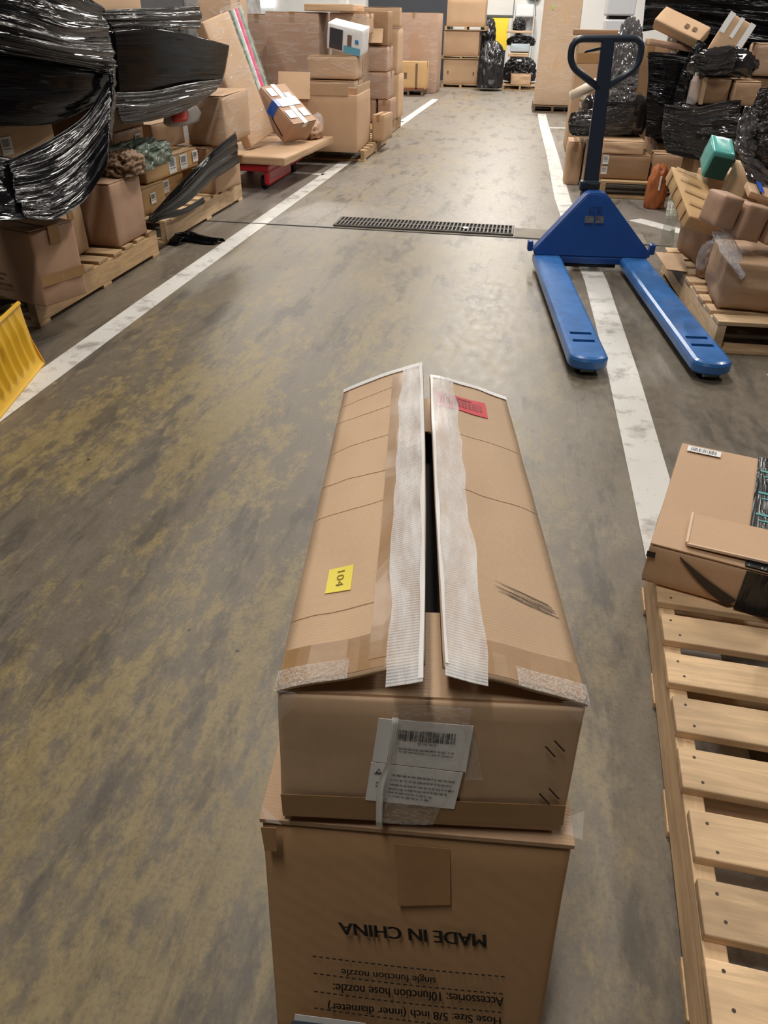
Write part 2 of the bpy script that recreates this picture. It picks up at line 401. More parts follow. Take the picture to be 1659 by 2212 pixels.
def blob(name, mat, parent, c, s, amp=0.12, freq=2.2, seed=0, sub=4, flat=True, sharp=False, sq=1.0, label=None, facet=False):
    """crumpled soft mass, flat underneath"""
    bm = NB(); bmesh.ops.create_icosphere(bm, subdivisions=sub, radius=1.0)
    for v in bm.verts:
        p = v.co.copy()
        if sq != 1.0: p = Vector([math.copysign(abs(a) ** sq, a) for a in p])
        k = noise.noise(p * freq + Vector((seed * 5.1, 0, seed))); k2 = noise.noise(p * freq * 2.6 + Vector((0, seed * 3.7, 0)))
        h = (1 - 2 * abs(k)) * amp + (1 - 2 * abs(k2)) * amp * 0.5 if sharp else k * amp + k2 * amp * 0.5
        p = p * (1 + h); z = p.z
        if flat and z < -0.55: z = -0.55 + (z + 0.55) * 0.05
        v.co = Vector((p.x * s[0] / 2, p.y * s[1] / 2, (z + (0.575 if flat else 0)) * s[2] / 1.575)) + Vector(c)
    return obj(name, bm, mat, parent, not facet, label)
def text_on(name, s, quad, mat, parent, th=0.0004, bold=0.0):
    """lettering laid on a face: quad = points for (xmin,ymin) (xmax,ymin) (xmax,ymax) (xmin,ymax)"""
    cu = bpy.data.curves.new(name, 'FONT'); cu.body = s;  cu.resolution_u = 3
    tmp = bpy.data.objects.new(name, cu); COL.objects.link(tmp)
    dg = bpy.context.evaluated_depsgraph_get(); me = bpy.data.meshes.new_from_object(tmp.evaluated_get(dg))
    bpy.data.objects.remove(tmp); bpy.data.curves.remove(cu)
    xs = [v.co.x for v in me.vertices]; ys = [v.co.y for v in me.vertices]
    x0, x1, y0, y1 = min(xs), max(xs), min(ys), max(ys); a, b, c, d = [Vector(q) for q in quad]
    for v in me.vertices:
        u, w = (v.co.x - x0) / (x1 - x0), (v.co.y - y0) / (y1 - y0)
        v.co = (a * (1 - u) + b * u) * (1 - w) + (d * (1 - u) + c * u) * w
    if bold:                                                          # heavier strokes: the same letters laid again a hair to either side
        bm = bmesh.new(); du = (b - a) * bold
        for k in (-1, 0, 1):
            n0 = len(bm.verts); bm.from_mesh(me); bm.verts.ensure_lookup_table()
            for v in bm.verts[n0:]: v.co += du * k
        bm.to_mesh(me); bm.free()
    me.materials.clear(); me.materials.append(mat)
    return link(name, me, parent)
def pallet(label, origin, L, W, h=0.14, yaw=0.0, boards=8, bw=0.087, mat=None, group=None, bottoms=3, nails=False, bt=0.018, sw=0.038, rnd=1):
    """wooden pallet; origin is its front-left corner on the floor, boards run along local X, stringers along local Y"""
    mat = mat or PINE; t = thing('pallet', label, 'pallet', origin, (0, 0, yaw), group); R = random.Random(rnd)
    def bmesh_board(l, w, th):
        bm = NB(); box(bm, (0, 0, 0), (l, w, th), 0.0025)
        me = bpy.data.meshes.new('board'); bm.to_mesh(me); bm.free(); me.materials.append(mat); return me
    db = bmesh_board(L, bw, bt); bb = bmesh_board(L, 0.09, bt); sb = bmesh_board(W, h - 2 * bt, sw)
    step = (W - bw) / (boards - 1)
    for i in range(boards):
        o = link('deck_board', db, t); o.location = (R.uniform(-0.004, 0.004), bw / 2 + i * step + R.uniform(-0.004, 0.004) * (0 < i < boards - 1), h - bt / 2); o.location.x += L / 2
        o.rotation_euler = (0, 0, R.uniform(-0.008, 0.008))
        if nails:
            for sx in (-L / 2 + 0.022, -L / 2 + 0.03):
                nb = cyl(NB(), (sx + R.uniform(-.004, .004), R.choice((-1, 1)) * 0.0 + (0.024 if sx < -L / 2 + 0.025 else -0.024) + R.uniform(-.006, .006), bt / 2 + 0.0002), 0.0028, 0.0008, 'Z', 8)
                obj('nail', nb, NAILM, o)
    for sx in (sw / 2 + 0.002, L / 2, L - sw / 2 - 0.002):
        o = link('stringer', sb, t); o.location = (sx, W / 2, h / 2); o.rotation_euler = (math.pi / 2, 0, math.pi / 2)
    for i in range(bottoms):
        o = link('bottom_board', bb, t); o.location = (L / 2, 0.045 + i * (W - 0.09) / (bottoms - 1), bt / 2)
    return t
# ================================================================ the hall
def floor_mat():
    m, nt, b = nodes('worn_concrete')
    v = coords(nt)
    big = nz(nt, v, 0.7, 5, 0.6)
    pat = nz(nt, coords(nt, 'Object', (4.2, 1.5, 1), (0, 0, 0.16)), 1.9, 13, 0.76, 0.25)
    fine = nz(nt, coords(nt, 'Object', (1.5, 0.75, 1), (0, 0, 0.16)), 19.0, 9, 0.8); grit = nz(nt, v, 110, 3)
    region = nz(nt, coords(nt, 'Object', (1.0, 0.40, 1), (0, 0, 0.1)), 2.1, 4)
    s1 = mk(nt, 'ShaderNodeMath', operation='MULTIPLY_ADD'); s1.inputs[1].default_value = 0.62
    nt.links.new(fine, s1.inputs[0]); nt.links.new(pat, s1.inputs[2])
    s2 = mk(nt, 'ShaderNodeMath', operation='MULTIPLY_ADD'); s2.inputs[1].default_value = 0.7
    nt.links.new(region, s2.inputs[0]); nt.links.new(s1.outputs[0], s2.inputs[2])
    mr0 = mk(nt, 'ShaderNodeMapRange'); mr0.interpolation_type = 'SMOOTHSTEP'; mr0.inputs[1].default_value = 1.11; mr0.inputs[2].default_value = 1.27
    nt.links.new(s2.outputs[0], mr0.inputs[0]); mask = mr0.outputs[0]
    sx = nt.nodes.new('ShaderNodeSeparateXYZ'); nt.links.new(v, sx.inputs[0])
    def win(sock, a, b_):
        r = mk(nt, 'ShaderNodeMapRange'); r.interpolation_type = 'SMOOTHSTEP'
        lo, hi = min(a, b_), max(a, b_)
        r.inputs[1].default_value = lo; r.inputs[2].default_value = hi
        if a > b_: r.inputs[3].default_value = 1.0; r.inputs[4].default_value = 0.0
        nt.links.new(sock, r.inputs[0]); return r.outputs[0]
    def mul(a, c):
        q = mk(nt, 'ShaderNodeMath', operation='MULTIPLY')
        for i, z in enumerate((a, c)):
            if isinstance(z, float): q.inputs[i].default_value = z
            else: nt.links.new(z, q.inputs[i])
        return q.outputs[0]
    # the old yellow coating has survived only between the lines and on this side of the drain
    zone = mul(mul(mix(nt, win(sx.outputs['Y'], 4.6, 2.2), (0.42,) * 3, (0.90,) * 3), win(sx.outputs['X'], -1.9, -1.75)), win(sx.outputs['X'], 0.6, 0.2))
    mask = mul(mul(mask, zone), mix(nt, win(sx.outputs['X'], -1.1, 0.1), (0.95,) * 3, (0.5,) * 3))
    concrete = mix(nt, ramp(nt, big, [(0.3, (0,) * 3), (0.7, (1,) * 3)]), (0.112, 0.094, 0.070), (0.182, 0.154, 0.116))
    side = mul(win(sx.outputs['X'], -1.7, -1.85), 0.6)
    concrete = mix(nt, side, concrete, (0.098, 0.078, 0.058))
    far = mul(win(sx.outputs['Y'], 4.2, 6.0), 0.65)
    concrete = mix(nt, far, concrete, mix(nt, pat, (0.17, 0.158, 0.15), (0.33, 0.315, 0.305)))
    concrete = mix(nt, ramp(nt, fine, [(0.35, (0,) * 3), (0.75, (0.5,) * 3)]), concrete, (0.25, 0.215, 0.17))
    c1 = mix(nt, mask, concrete, mix(nt, ramp(nt, fine, [(0.3, (0,) * 3), (0.7, (1,) * 3)]), (0.190, 0.142, 0.064), (0.365, 0.285, 0.130)))
    dark = ramp(nt, nz(nt, coords(nt, 'Object', (3.2, 0.8, 1), (0, 0, 0.22)), 2.2, 9, 0.7), [(0.53, (0,) * 3), (0.61, (0.70,) * 3)])
    c2 = mix(nt, dark, c1, (0.080, 0.070, 0.060))
    scr = ramp(nt, nz(nt, coords(nt, 'Object', (30, 1.6, 1), (0, 0, 0.3)), 1.0, 3), [(0.66, (0,) * 3), (0.74, (0.35,) * 3)])
    c2 = mix(nt, scr, c2, (0.06, 0.052, 0.044))
    vor = mk(nt, 'ShaderNodeTexVoronoi', Scale=6.5, Randomness=1.0); nt.links.new(v, vor.inputs['Vector'])
    vd = mk(nt, 'ShaderNodeMath', operation='MULTIPLY_ADD'); vd.inputs[1].default_value = 0.09; nt.links.new(fine, vd.inputs[0]); nt.links.new(vor.outputs['Distance'], vd.inputs[2])
    c3 = mix(nt, ramp(nt, vd.outputs[0], [(0.065, (0.85,) * 3), (0.085, (0,) * 3)]), c2, (0.02, 0.018, 0.015))
    c4 = mix(nt, ramp(nt, grit, [(0.3, (0.30,) * 3), (0.5, (0,) * 3)]), c3, (0.06, 0.05, 0.04))
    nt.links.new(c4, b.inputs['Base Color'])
    nt.links.new(ramp(nt, fine, [(0.3, (0.28,) * 3), (0.7, (0.52,) * 3)]), b.inputs['Roughness'])
    b.inputs['Specular IOR Level'].default_value = 0.5
    bump(nt, b, fine, 0.12, 0.01)
    return m
def paint_mat():
    m, nt, b = nodes('worn_line_paint'); v = coords(nt)
    wear = nz(nt, v, 7, 8, 0.68); fine = nz(nt, v, 45, 4)
    c = mix(nt, nz(nt, v, 3, 4), (0.58, 0.57, 0.54), (0.74, 0.735, 0.71))
    c = mix(nt, ramp(nt, wear, [(0.52, (0,) * 3), (0.66, (0.8,) * 3)]), c, (0.26, 0.235, 0.20))
    nt.links.new(mix(nt, ramp(nt, fine, [(0.66, (0,) * 3), (0.74, (0.6,) * 3)]), c, (0.2, 0.18, 0.15)), b.inputs['Base Color'])
    b.inputs['Roughness'].default_value = 0.5; return m
XL, XR, YF, YK = -7.5, 6.5, -4.0, 20.6
def struct(name, bm, mat, parent=None): return tag(obj(name, bm, mat, parent), kind='structure')
struct('floor', box(NB(), ((XL + XR) / 2, (YF + YK) / 2, -0.05), (XR - XL, YK - YF, 0.1)), floor_mat())
WALLM = plain('painted_wall', (0.70, 0.70, 0.69), 0.7, var=0.05, vs=1.5)
SIDEM = plain('block_wall', (0.07, 0.07, 0.074), 0.8, var=0.1, vs=1.5)
DOCK = plain('dock_panel', (0.045, 0.052, 0.065), 0.6)
struct('ceiling', box(NB(), ((XL + XR) / 2, (YF + YK) / 2, CEIL + 0.05), (XR - XL, YK - YF, 0.1)), plain('ceiling_paint', (0.10, 0.10, 0.105), 0.9))
struct('wall_left', box(NB(), (XL - 0.05, (YF + YK) / 2, CEIL / 2), (0.1, YK - YF, CEIL)), SIDEM)
struct('wall_right', box(NB(), (XR + 0.05, (YF + YK) / 2, CEIL / 2), (0.1, YK - YF, CEIL)), SIDEM)
struct('wall_front', box(NB(), ((XL + XR) / 2, YF - 0.05, CEIL / 2), (XR - XL, 0.1, CEIL)), SIDEM)
struct('wall_back', box(NB(), ((XL + XR) / 2, YK + 0.05, CEIL / 2), (XR - XL, 0.1, CEIL)), WALLM)
struct('door_1', box(NB(), (-2.95, YK - 0.03, 1.35), (2.0, 0.06, 2.7), 0.01), DOCK)
struct('trim_1', box(NB(), (0.1, YK - 0.05, 1.95), (3.6, 0.1, 0.10), 0.005), plain('trim_dark', (0.03, 0.03, 0.035), 0.5))
struct('trim_2', box(NB(), (-3.45, 15.6, CEIL / 2), (0.16, 0.16, CEIL), 0.01), plain('post_white', (0.75, 0.75, 0.75), 0.5))
LINE = paint_mat()
def line(k, pts, w):
    bm = NB(); P = [Vector((*p, 0)) for p in pts]; L, Rr = [], []
    for i, p in enumerate(P):
        t = (P[min(i + 1, len(P) - 1)] - P[max(i - 1, 0)]).normalized(); n = Vector((t.y, -t.x, 0)) * w / 2
        L.append(bm.verts.new(p - n + Vector((0, 0, 0.0012)))); Rr.append(bm.verts.new(p + n + Vector((0, 0, 0.0012))))
    for i in range(len(P) - 1): bm.faces.new((L[i], L[i + 1], Rr[i + 1], Rr[i]))
    bmesh.ops.recalc_face_normals(bm, faces=bm.faces)
    o = struct('trim_%d' % k, bm, LINE); m = o.modifiers.new('coat', 'SOLIDIFY'); m.thickness = 0.0012; m.offset = 0
line(3, [(-1.765, -1.5), (-1.775, 1.6), (-1.783, 3.45), (-1.775, 5.2), (-1.76, 8.3), (-1.70, 15.3)], 0.115)
line(4, [(0.50, -1.5), (0.50, 0.5), (0.50, 2.1), (0.495, 3.0), (0.468, 4.27), (0.40, 5.4), (0.344, 6.6), (0.30, 9.0), (0.226, 11.8), (0.2, 13.3)], 0.125)
line(5, [(-2.1, 7.25), (-1.8, 7.2)], 0.09)
line(6, [(-2.3, 11.7), (-1.72, 11.6)], 0.10)
line(7, [(0.30, 11.5), (0.75, 11.55)], 0.10)
line(8, [(0.85, 5.95), (1.25, 5.5)], 0.13)
line(9, [(1.12, 3.1), (1.16, 2.85), (1.20, 2.55)], 0.085)
# expansion joint and the trench grate in it
struct('trim_10', box(NB(), (-0.6, 5.19, 0.001), (3.2, 0.018, 0.004)), plain('joint_black', (0.02, 0.018, 0.016), 0.8))
struct('trim_11', box(NB(), (0.42, 5.34, 0.001), (0.86, 0.26, 0.003)), plain('kerb_concrete', (0.20, 0.175, 0.14), 0.7, var=0.15))
g = thing('drain_grate', 'long rusty grey trench drain grate set across the concrete aisle', 'drain', (-0.635, 5.37, 0))
IRON = plain('grate_iron', (0.105, 0.095, 0.085), 0.55, 0.3, var=0.35)
bm = NB()
for y in (-0.125, 0.125): box(bm, (0, y, 0.006), (1.24, 0.012, 0.012), 0.002)
for x in (-0.611, 0.611): box(bm, (x, 0, 0.006), (0.018, 0.232, 0.014), 0.002)
obj('frame', bm, IRON, g)
obj('channel', box(NB(), (0, 0, 0.0015), (1.21, 0.24, 0.002)), plain('drain_black', (0.006, 0.006, 0.006), 0.9), g)
me = bpy.data.meshes.new('bar'); bm = box(NB(), (0, 0, 0), (0.011, 0.232, 0.010), 0.001); bm.to_mesh(me); bm.free(); me.materials.append(IRON)
for i in range(44):
    o = link('bar', me, g); o.location = (-0.58 + i * 1.16 / 43, 0, 0.009)
obj('cross_bar', box(NB(), (0, 0, 0.0085), (1.2, 0.014, 0.009), 0.001), IRON, g)
obj('leaf_scrap', box(NB(), (0.29, -0.03, 0.0155), (0.035, 0.05, 0.002), 0.0005, Euler((0, 0.0, 0.5))), PAPER, g, label='pale scrap caught in the grate')
# lamps
DIFF = plain('lamp_diffuser', (1.0, 0.97, 0.92), 0.5, emit=9.0)
LAMP_AT = ['added as fill above the MADE IN CHINA carton', 'above the forks of the blue pallet truck', 'over the aisle just past the drain grate', 'over the aisle beside the tall carton column', 'over the aisle beside the very tall pale carton', 'in front of the far stack of three cartons',
           'above the red hand truck', 'above the hazy load behind the left stacks', 'above the huge pinkish carton at the far left', 'above the middle right pile', 'above the pale grey machine cabinet', 'in the far right part of the hall']
for i, (x, y, wt) in enumerate(LAMPS):
    t = thing('ceiling_light', 'slim white ceiling strip light ' + LAMP_AT[i], 'light', (x, y, CEIL - 0.28), group='strip lights under the ceiling')
    obj('housing', box(NB(), (0, 0, 0.05), (0.34, 1.4, 0.06), 0.01), plain('lamp_white', (0.8, 0.8, 0.8), 0.4), t)
    obj('diffuser', box(NB(), (0, 0, 0.012), (0.30, 1.35, 0.012), 0.003), DIFF, t)
    for s in (-0.5, 0.5): obj('hanger', cyl(NB(), (0, s, 0.18), 0.006, 0.2, 'Z', 8), STEEL, t)
    ld = bpy.data.lights.new('strip_lamp', 'AREA'); ld.shape = 'RECTANGLE'; ld.size = 0.30; ld.size_y = 1.35; ld.energy = wt; ld.color = LAMP_COLOR
    lo = bpy.data.objects.new('strip_lamp', ld); COL.objects.link(lo); lo.parent = t; lo.location = (0, 0, 0.002)
# ================================================================ foreground: two cartons right in front of the camera
def hexthing(label, cat, C, name='carton'):
    b = (C['LFB'] + C['RFB'] + C['LKB'] + C['RKB']) / 4
    t = thing(name, label, cat, b)
    return t, {k: v - b for k, v in C.items()}, b
# --- lower carton, standing on the floor
zt = 0.42; ey = Vector((-0.085, 0.996, 0))
HC = {'LFT': onz(562, 1768, zt), 'RFT': onz(1240, 1826, zt), 'LFB': Vector((-0.210, 0.424, 0)), 'RFB': Vector((0.152, 0.484, 0))}
for s in 'LR':
    HC[s + 'KT'] = HC[s + 'FT'] + ey * 0.42; HC[s + 'KB'] = HC[s + 'FB'] + ey * 0.47
t, L, ob = hexthing('square brown carton printed MADE IN CHINA upside down, standing on the floor', 'box', HC)
hose = t
obj('body', hexbox(NB(), {k: (v - Vector((0, 0, 0.004)) if k[2] == 'T' else v) for k, v in L.items()}, 9, 0.02, 0.0, 0.0015, 3), card('hose_board', (0.44, 0.265, 0.135)), t, True)
for s in (0, 1):
    a, b = ('LFT', 'RFT') if s == 0 else ('LKT', 'RKT')
    p0, p1 = L[a], L[b]; m0, m1 = (L['LFT'] + L['LKT']) / 2, (L['RFT'] + L['RKT']) / 2
    o = -ey * 0.003 if s == 0 else ey * 0.003
    pts = [p0 + o, p1 + o, m1 + o * (-1), m0 + o * (-1)]
    obj('top_flap', prism(NB(), [q - Vector((0, 0, 0.003)) for q in pts], (0, 0, 0.007)), KRAFT, t)
fn = (HC['RFB'] - HC['LFB']).cross(HC['LFT'] - HC['LFB']).normalized()
def fpt(px, py, off=0.0): return hit(px, py, (HC['LFB'] + HC['RFB'] + HC['LFT'] + HC['RFT']) / 4 + fn * off, fn) - ob
FO = 0.0085
def fpatch(name, pix, mat, off=FO, th=0.0006, label=None, parent=None):
    return obj(name, prism(NB(), [fpt(x, y, off) for x, y in pix], fn * th), mat, parent or t, label=label)
fpatch('tape', [(852, 1822), (972, 1834), (973, 1954), (860, 1956)], TAPE, label='brown tape patch')
fpatch('tape', [(563, 1786), (597, 1788), (598, 1838), (572, 1838)], TAPE, label='brown tape end')
def ftext(s, lt, rt, rb, lb, bold=0.0):
    q = [fpt(*rt, FO), fpt(*lt, FO), fpt(*lb, FO), fpt(*rb, FO)]
    return text_on('lettering', s, q, INK, t, bold=bold)
ftext('MADE IN CHINA', (731, 1992), (1048, 2019), (1049, 2046), (735, 2018), 0.006)
ftext('single function nozzle', (737, 2088), (941, 2107), (942, 2128), (738, 2108), 0.0025)
ftext('Accessories: 10function hose nozzle:', (720, 2124), (1087, 2155), (1088, 2175), (721, 2144), 0.0018)
ftext('Hose Size: 5/8 inch (inner diameter)', (708, 2160), (1081, 2192), (1082, 2215), (709, 2184), 0.0018)
for (a, b) in (((674, 2065), (1094, 2110)), ((676, 2102), (1090, 2147)), ((677, 2141), (1087, 2187)), ((677, 2177), (1083, 2226))):
    bm = NB(); n = 30
    for i in range(n):
        p = [(a[0] + (b[0] - a[0]) * k / n, a[1] + (b[1] - a[1]) * k / n - 4 * math.sin(math.pi * k / n) * -0.8) for k in (i + 0.1, i + 0.72)]
        prism(bm, [fpt(p[0][0], p[0][1] - 1.3, FO), fpt(p[0][0], p[0][1] + 1.3, FO), fpt(p[1][0], p[1][1] + 1.3, FO), fpt(p[1][0], p[1][1] - 1.3, FO)], fn * 0.0003)
    obj('dashed_rule', bm, INK, t)
fpatch('label', [(637, 2190), (790, 2210), (780, 2290), (627, 2270)], PAPER, FO, label='white label with a grey-blue panel')
fpatch('label_panel', [(630, 2203), (782, 2222), (776, 2280), (624, 2262)], plain('grey_blue_print', (0.10, 0.13, 0.19), 0.4), FO + 0.0009)
fpatch('corner_hole', [(1204, 1814), (1226, 1812), (1230, 1824), (1209, 1825)], plain('hole_black', (0.01, 0.008, 0.006), 0.9), 0.006)
# clear tape scraps at the two top corners
for pix in ([(562, 1738), (588, 1760), (610, 1782), (575, 1776)], [(1205, 1772), (1262, 1752), (1258, 1815), (1215, 1800)]):
    q = [onz(x, y, zt + 0.006) - ob for x, y in pix]
    obj('clear_tape', prism(NB(), q, (0, 0, 0.0006)), CLEAR, t, label='crumpled clear tape')
# --- long carton lying on it, its two long flaps tented open
o0 = (onz(608, 1768, zt + 0.0105) + onz(1215, 1800, zt + 0.0105)) / 2
ex = (onz(1215, 1800, zt + 0.0105) - onz(608, 1768, zt + 0.0105)); wb = ex.length; ex.normalize(); eyL = Vector((-ex.y, ex.x, 0)); LEN = 0.77
t = thing('carton', 'long narrow brown carton with tented taped flaps, lying on the MADE IN CHINA carton', 'box', o0, (0, 0, math.atan2(ex.y, ex.x)))
longbox = t
def loc(p): q = p - o0; return Vector((q.dot(ex), q.dot(eyL), q.z))
def lfr(px, py, y=0.0): return loc(hit(px, py, o0 + eyL * y, eyL))
A, B, C2, D = lfr(598, 1497), lfr(745, 850, LEN), lfr(1269, 1528), lfr(1091, 866, LEN)
LC = {'LFB': Vector((-wb / 2, 0, 0)), 'RFB': Vector((wb / 2, 0, 0)), 'LKB': Vector((-wb / 2, LEN, 0)), 'RKB': Vector((wb / 2, LEN, 0)), 'LFT': A, 'RFT': C2, 'LKT': B, 'RKT': D}
LB = card('long_board', (0.56, 0.385, 0.245)); LBF = LB
o = obj('body', hexbox(NB(), LC, 9, 0.012, 0.004, 0.0025, 11, 'T'), LBF, t, True)
m = o.modifiers.new('board', 'SOLIDIFY'); m.thickness = 0.006; m.offset = -1
# near and far short flaps, folded in
obj('short_flap', prism(NB(), [A + Vector((.004, .004, -.004)), C2 + Vector((-.004, .004, -.004)), C2 * .965 + A * .035 + Vector((0, .135, -.008)), A * .965 + C2 * .035 + Vector((0, .135, -.008))], (0, 0, 0.004)), LBF, t)
obj('short_flap', prism(NB(), [B + Vector((.004, -.004, -.004)), B * .965 + D * .035 + Vector((0, -.135, -.006)), D * .965 + B * .035 + Vector((0, -.135, -.006)), D + Vector((-.004, -.004, -.004))], (0, 0, 0.004)), LBF, t)
obj('inner_shade', box(NB(), (0, LEN / 2, 0.07), (wb - 0.05, LEN - 0.05, 0.12), 0.004), plain('shade_black', (0.012, 0.01, 0.009), 0.8), t)  # near-black block paints in the shade inside the open carton
def flap(sd, O0, O1, I0, I1, mid):
    """sheet of board between the hinge O0-O1 and the raised free edge I0-I1, creased across"""
    bm = NB(); nu, nv = 12, 36; G = []
    for j in range(nv + 1):
        v = j / nv; h = O0 * (1 - v) + O1 * v; f = I0 * (1 - v) + I1 * v; f = f + Vector((mid * math.sin(math.pi * v), 0, 0)); r = []
        for i in range(nu + 1):
            u = i / nu; p = h * (1 - u) + f * u
            p.z += 0.004 * math.sin(math.pi * u) * (0.3 + 0.7 * v) - 0.0035 * u * abs(math.sin(v * 9.4 + sd)) ** 6
            p.z += 0.003 * noise.noise(Vector((u * 3, v * 7, sd * 5)))
            r.append(bm.verts.new(p))
        G.append(r)
    for j in range(nv):
        for i in range(nu): bm.faces.new((G[j][i], G[j][i + 1], G[j + 1][i + 1], G[j + 1][i]))
    bmesh.ops.recalc_face_normals(bm, faces=bm.faces)
    pts = [[q.co.copy() for q in r] for r in G]
    ob = obj('long_flap', bm, LB, t, True); m = ob.modifiers.new('board', 'SOLIDIFY'); m.thickness = 0.005; m.offset = 0
    def S2(u, v, off):
        a, b = min(max(u, 0), 1) * nu, min(max(v, 0), 1) * nv; i, j = min(int(a), nu - 1), min(int(b), nv - 1); a -= i; b -= j
        p = (pts[j][i] * (1 - a) + pts[j][i + 1] * a) * (1 - b) + (pts[j + 1][i] * (1 - a) + pts[j + 1][i + 1] * a) * b
        n = (pts[j][i + 1] - pts[j][i]).cross(pts[j + 1][i] - pts[j][i]).normalized()
        if n.z < 0: n = -n
        return p + n * off + Vector((0, (v - min(max(v, 0), 1)) * LEN, 0)) + Vector(((u - min(max(u, 0), 1)) * 0.15 * (1 if sd == 0 else -1), 0, 0))
    return ob, S2
eps = Vector((0.0, 0.0, 0.003))
fl, SL = flap(0, A + eps, B + eps, lfr(917, 1434), lfr(913, 788, LEN), 0.003)
fr, SR = flap(1, C2 + eps, D + eps, lfr(958, 1438), lfr(928, 814, LEN), -0.001)
def onflap(name, S2, parent, u0, u1, v0, v1, off, mat, nu=3, nv=24, ragged=0.0, label=None, th=0.0005, slant=0.0):
    bm = NB(); uvl = bm.loops.layers.uv.new('uv'); G = []
    for j in range(nv + 1):
        v = v0 + (v1 - v0) * j / nv; r = []
        a = u0 + ragged * noise.noise(Vector((v * 9, 2.2, off * 900)))
        for i in range(nu + 1):
            u = a + (u1 - a) * i / nu
            r.append(bm.verts.new(S2(u, v + slant * (u - u0), off)))
        G.append(r)
    for j in range(nv):
        for i in range(nu):
            f = bm.faces.new((G[j][i], G[j][i + 1], G[j + 1][i + 1], G[j + 1][i]))
            for lp, (du, dv) in zip(f.loops, ((0, 0), (1, 0), (1, 1), (0, 1))): lp[uvl].uv = ((j + dv) / nv, (i + du) / nu)
    o = obj(name, bm, mat, parent, False, label); m = o.modifiers.new('gauge', 'SOLIDIFY'); m.thickness = th; m.offset = 0
    return o
onflap('brown_tape', SL, fl, 0.63, 0.98, 0.02, 0.97, 0.0034, TAPE, 4, 30, 0.006, th=0.0003)
onflap('filament_tape', SL, fl, 0.745, 1.0, -0.035, 1.0, 0.0048, FILA, 5, 40, 0.05, label='torn clear filament tape')
onflap('filament_tape', SL, fl, 0.972, 1.004, -0.03, 1.0, 0.0056, EDGE, 2, 40, 0.015, label='folded white edge of the tape')
onflap('filament_tape', SR, fr, 0.70, 1.0, -0.02, 1.0, 0.0044, FILA, 5, 40, 0.06, label='torn clear filament tape')
onflap('filament_tape', SR, fr, 0.975, 1.0, 0.0, 1.0, 0.0054, EDGE, 2, 40, 0.015, label='folded white edge of the tape')
for S2, fo in ((SL, fl), (SR, fr)):
    onflap('brown_tape', S2, fo, 0.02, 0.74, 0.004, 0.070, 0.0030, TAPE, 8, 3, 0.0, th=0.0003)
    onflap('clear_tape', S2, fo, 0.0, 0.50, -0.006, 0.030, 0.0046, CLEAR, 8, 3, 0.02)
    onflap('clear_tape', S2, fo, 0.0, 1.0, 0.985, 1.004, 0.0044, EDGE, 8, 2, 0.0)
red = onflap('red_label', SR, fr, 0.32, 0.945, 0.828, 0.910, 0.0036, plain('red_label', (0.56, 0.012, 0.03), 0.5), 6, 3, label='red barcode label', slant=-0.012)
bm = NB(); rnd = random.Random(4); u = 0.38
while u < 0.90:
    w = rnd.choice((0.008, 0.014, 0.024)); a, b = u, min(0.9, u + w)
    prism(bm, [SR(x, v - 0.012 * (x - 0.32), 0.0042) for x, v in ((a, .848), (b, .848), (b, .888), (a, .888))], (0, 0, 0.0002)); u = b + rnd.choice((0.007, 0.012, 0.02))
prism(bm, [SR(x, v - 0.012 * (x - 0.32), 0.0042) for x, v in ((.5, .893), (.85, .893), (.85, .898), (.5, .898))], (0, 0, 0.0002))
obj('barcode', bm, plain('dark_red_ink', (0.18, 0.01, 0.015), 0.5), red)
yl = onflap('yellow_label', SL, fl, 0.235, 0.435, 0.180, 0.240, 0.0036, plain('yellow_label', (0.85, 0.70, 0.07), 0.45), 3, 5, label='yellow sticker with handwriting')
q = [SL(0.31, 0.230, 0.0044), SL(0.31, 0.192, 0.0044), SL(0.37, 0.192, 0.0044), SL(0.37, 0.230, 0.0044)]
text_on('handwriting', '104', q, plain('olive_ink', (0.20, 0.14, 0.02), 0.6), yl)
for S2, fo, vs in ((SL, fl, (0.13, 0.405, 0.52, 0.66, 0.80, 0.90)), (SR, fr, (0.46, 0.70))):
    for k, v in enumerate(vs):
        bm = NB(); n = 14; wd = 0.0016 if k % 2 else 0.0010; u1 = 0.72
        for q_ in range(n):
            a, b = u1 * q_ / n, u1 * (q_ + 1) / n; w = lambda x: v + 0.012 * x + 0.004 * noise.noise(Vector((x * 6, v * 50, 1)))
            prism(bm, [S2(a, w(a), .0028), S2(b, w(b), .0028), S2(b, w(b) + wd, .0028), S2(a, w(a) + wd, .0028)], (0, 0, 0.0004))
        obj('crease', bm, card('crease_board', (0.60, 0.42, 0.27)) if k % 2 else card('crease_dark', (0.43, 0.275, 0.155)), fo)
# scuff of black rubber across the right flap and fold creases
bm = NB(); rnd = random.Random(8)
for k in range(26):
    v = 0.205 + rnd.uniform(-0.014, 0.014); u0 = rnd.uniform(0.06, 0.40); u1 = min(0.62, u0 + rnd.uniform(0.1, 0.3))
    vv = lambda x: v - 0.035 + 0.06 * (x - 0.1)
    prism(bm, [SR(u0, vv(u0), .0031), SR(u1, vv(u1), .0031), SR(u1, vv(u1) + .0005, .0031), SR(u0, vv(u0) + .0014, .0031)], (0, 0, 0.00015))
obj('scuff', bm, plain('scuff_grey', (0.17, 0.125, 0.09), 0.7), fr, label='black rubber scuff marks')
